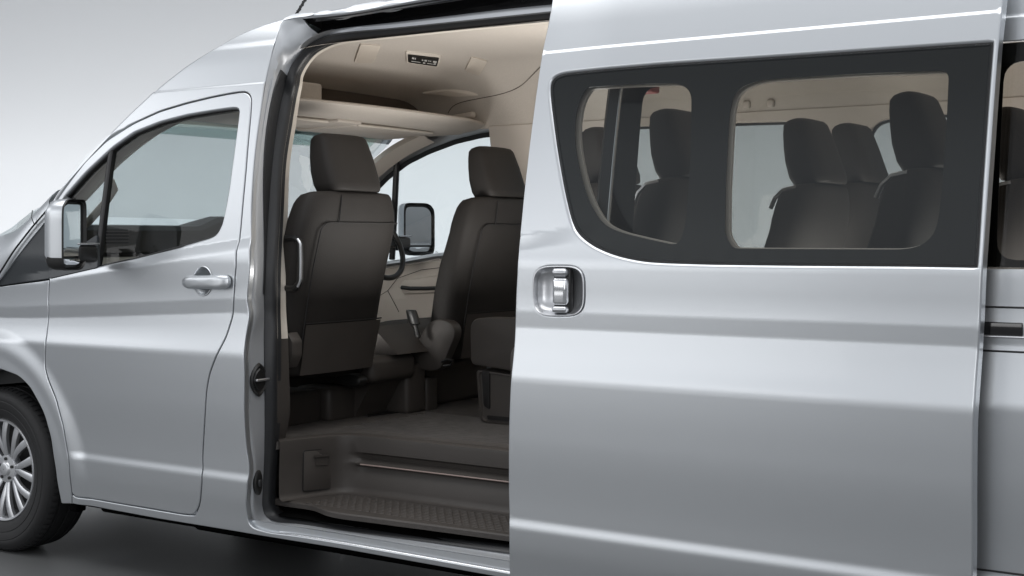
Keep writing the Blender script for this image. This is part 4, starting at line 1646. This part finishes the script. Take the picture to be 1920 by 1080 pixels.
# near side recliner cover of the left front seat
def side_cover(seat, name, pts_uv, y, th, m=PLAST):
    P = np.array([PY(u, v, y)[[0, 2]] for u, v in fillet(pts_uv, 10)])
    P = resample(P, .008)
    g = MB()
    c_ = P.mean(0)
    rings = []
    for k, o_ in ((1.0, th), (1.0, .012), (.97, .003), (.9, 0), (.5, -.003), (.05, -.004)):
        rings.append([(q[0], y + o_, q[1]) for q in c_ + (P - c_) * k])
    g.loft(rings, True, True, True)
    return g.build(name, m, seat)


side_cover(rs, 'recliner_cover', [(752, 690, 14), (768, 645), (780, 640), (788, 630), (800, 606), (818, 598, 12), (838, 600, 14), (852, 612, 12), (853, 630), (842, 655), (832, 680), (822, 694, 8), (800, 697), (785, 690), (765, 700)], 1.15, .05)
side_cover(rs, 'cushion_side_cover', [(690, 628), (720, 626), (745, 634), (765, 645), (790, 636), (810, 640), (815, 690), (790, 697), (740, 690), (690, 660)], 1.19, .03)
g = MB()
pz = [PY(u, v, 1.12) for u, v in ((828, 679), (838, 674), (850, 676), (845, 685), (832, 686))]
g.tube([tuple(p) for p in pz], .006, 6)
g.build('recliner_lever', PLASTB, rs)
g = MB()
pz = [PY(u, v, 1.09) for u, v in ((784, 632), (776, 606), (771, 582))]
d_ = Vector(pz[2] - pz[0])
rings = []
for t, wx, wy in ((0, .013, .010), (.45, .014, .010), (.5, .030, .016), (.62, .030, .017), (.95, .028, .016), (1.02, .024, .012)):
    c_ = Vector(pz[0]) + d_ * t
    rings.append([(c_.x + wx * math.cos(a), c_.y + wy * math.sin(a), c_.z) for a in np.linspace(0, 2 * PI, 12, endpoint=False)])
g.loft(rings)
g.build('seat_belt_buckle', PLASTB, rs)
# belt stalk of the left front seat
g = MB()
pz = [PY(u, v, .80) for u, v in ((694, 618), (697, 640), (690, 665), (676, 690), (664, 712), (660, 722))]
pz = resample(np.array(pz), .012, closed=False)
g.tube([tuple(p) for p in pz], .014, 8)
g.build('seat_belt_stalk', PLASTB, ls)
side_cover(ls, 'belt_anchor', [(626, 706), (660, 700), (676, 712), (672, 724), (655, 728), (628, 716)], .72, .05, PLASTB)
g = MB()
rings = []
pz = [PY(u, v, .245) for u, v in ((540, 624), (549, 640), (549, 668), (540, 690), (532, 690), (530, 630))]
P = resample(np.array([(p[0], p[2]) for p in pz]), .01)
c_ = P.mean(0)
g.loft([[(q[0], .245 + o_, q[1]) for q in c_ + (P - c_) * k] for k, o_ in ((1, .05), (1, .01), (.9, 0), (.1, -.004))], True, True, True)
g.build('recliner_cover', PLAST, ls)
# console wedge between the seats
g = MB()
w_ = [PY(u, v, .93) for u, v in ((698, 612), (712, 628), (745, 665), (697, 668))]
g.add([tuple(p) for p in w_] + [tuple(p + np.array([0, .25, 0])) for p in w_], [(0, 1, 2, 3), (7, 6, 5, 4), (0, 4, 5, 1), (1, 5, 6, 2), (2, 6, 7, 3), (3, 7, 4, 0)])
g.build('console_side_flap', PLAST)

# second row and further rows, seen through the opening and the door glass
def leg_frame(seat, x, y, z, w, detail=False):
    """plastic cushion cover and foot panel on the near side"""
    yn = y - w / 2 - .02
    g = MB()
    P = resample(np.array(fillet([(x - .59, z + .15, .05), (x - .52, z + .165, .05), (x - .15, z + .165, .05), (x - .08, z + .06, .04), (x - .10, z - .07, .03), (x - .54, z - .035, .02), (x - .585, z - .03, .02)], .03)), .012)
    c_ = P.mean(0)
    g.loft([[(q[0], yn + o_, q[1]) for q in c_ + (P - c_) * k] for k, o_ in ((1, .06), (1, .010), (.97, .002), (.9, 0), (.05, -.002))], True, True, True)
    g.build('cushion_side_cover', PLAST, seat)
    g = MB()
    P = resample(np.array(fillet([(x - .568, z - .05), (x - .548, ZF + .005), (x - .50, ZF, .02), (x - .14, ZF, .02), (x - .12, ZF + .03), (x - .12, z - .08)], .02)), .012)
    c_ = P.mean(0)
    g.loft([[(q[0], yn + .012 + o_, q[1]) for q in c_ + (P - c_) * k] for k, o_ in ((1, .44), (1, .010), (.975, .002), (.92, 0), (.9, .006), (.05, .006))], True, True, True)
    g.build('seat_base_panel', PLAST, seat)
    if detail:
        for P in ([(x - .535, z - .055), (x - .525, ZF + .075), (x - .51, ZF + .065), (x - .495, ZF + .06), (x - .495, z - .055)], [(x - .51, ZF + .035), (x - .30, ZF + .035), (x - .30, ZF + .018), (x - .505, ZF + .018)]):
            g = MB()
            P = resample(np.array(fillet(P, .006)), .006)
            c_ = P.mean(0)
            g.loft([[(q[0], yn + .014 + o_, q[1]) for q in c_ + (P - c_) * k] for k, o_ in ((1, .03), (1, -.001), (.97, -.002), (.05, -.002))], True, True, True)
            g.build('base_slot', SEAM, seat)


def handle_loop(seat, x, y, z):
    g = MB()
    pts = [(x - .145, y, z), (x - .13, y, z + .035), (x - .10, y, z + .062), (x - .055, y, z + .07)]
    g.tube([tuple(p) for p in resample(np.array(pts), .008, closed=False)], .008, 6)
    g.build('shoulder_handle', SATIN, seat)


prow = []
def row_seat(x, y, z, w=.46, hdl=False):
    s_ = make_seat(x, y, z, w, detail=False, name='passenger_seat')
    leg_frame(s_, x, y, z, w, not prow)
    if hdl:
        handle_loop(s_, x, y - w * .42, z + .62)
    prow.append(s_)
    return s_


row_seat(2.38, 1.25, .855, .48)
row_seat(3.09, .49, .83, .49, True)
row_seat(3.36, .95, .82, .49, True)
row_seat(3.34, 1.46, .84, .49)
row_seat(3.89, .46, .835, .50, True)
row_seat(4.05, .93, .82, .43, True)
row_seat(4.25, 1.40, .80, .44)

# seam on far trim, coat hooks
for u, v in ((1400, 196), (1445, 194)):
    g = MB()
    p = PY(u, v, WID - .19)
    g.box(tuple(p), (.035, .02, .035), .012)
    g.build('coat_hook', BEIGE, far_side)
g = MB()
p = PY(1210, 168, .75)
g.box(tuple(p), (.09, .06, .03), .01)
g.build('red_safety_tag', mat('red_tag', (.26, .055, .05), .5), headliner)

# ---- dashboard and steering wheel
secs = []
for y in np.linspace(.13, 1.82, 30):
    hood = .045 * float(sstep(.88, 1.02, y) * (1 - sstep(1.70, 1.80, y)))
    secs.append([(-.15, y, 1.30), (.10, y, 1.385 + hood * .6), (.27, y, 1.400 + hood), (.325, y, 1.395 + hood), (.345, y, 1.375 + hood), (.37, y, 1.28), (.36, y, 1.262), (.34, y, 1.26), (.40, y, 1.05), (.30, y, .75), (-.15, y, .7)])
dash = MB().loft(secs, True).build('dashboard', PLAST, angle=30)
dash.data.materials[0] = PLASTB
for ya, yb in ((PX(192, 440, .365)[1], PX(240, 440, .365)[1]), (1.62, 1.76)):
    zc = PX(215, 443, .365)[2]
    g = MB()
    for k in range(4):
        g.box((.364, (ya + yb) / 2, zc - .021 + k * .014), (.02, yb - ya, .004), .0015)
    g.build('vent_slats', PLAST, dash)
    g = MB()
    g.box((.352, (ya + yb) / 2, zc), (.020, yb - ya + .02, .070), .008)
    g.build('air_vent', SEAM, dash)
g = MB()
secs = []
for y in np.linspace(.14, 1.80, 12):
    secs.append([(.350, y, 1.262), (.374, y, 1.255), (.392, y, 1.20), (.41, y, 1.06)])
g.loft(secs, False, False, False)
g.build('dash_lower_trim', BEIGE, dash)
g = MB()
sc_ = Vector(PY(722, 470, 1.43))
tilt = Matrix.Rotation(math.radians(-28), 3, 'Y')
swp = []
for a in np.linspace(0, 2 * PI, 48, endpoint=False):
    swp.append(Vector((.86, 1.515, 1.315)) + tilt @ Vector((0, .185 * math.cos(a), .185 * math.sin(a))))
g.tube([tuple(p) for p in swp], .0135, 10, closed=True)
stw = g.build('steering_wheel', PLASTB)
g = MB()
g.box((.83, 1.515, 1.305), (.06, .16, .13), .03, tilt)
g.box((.845, 1.515, 1.312), (.02, .34, .035), .008, tilt)
g.build('wheel_hub', PLASTB, stw)
g = MB()
g.tube([(.83, 1.515, 1.29), (.40, 1.515, 1.10)], .035, 10)
g.build('steering_column', PLASTB, stw)
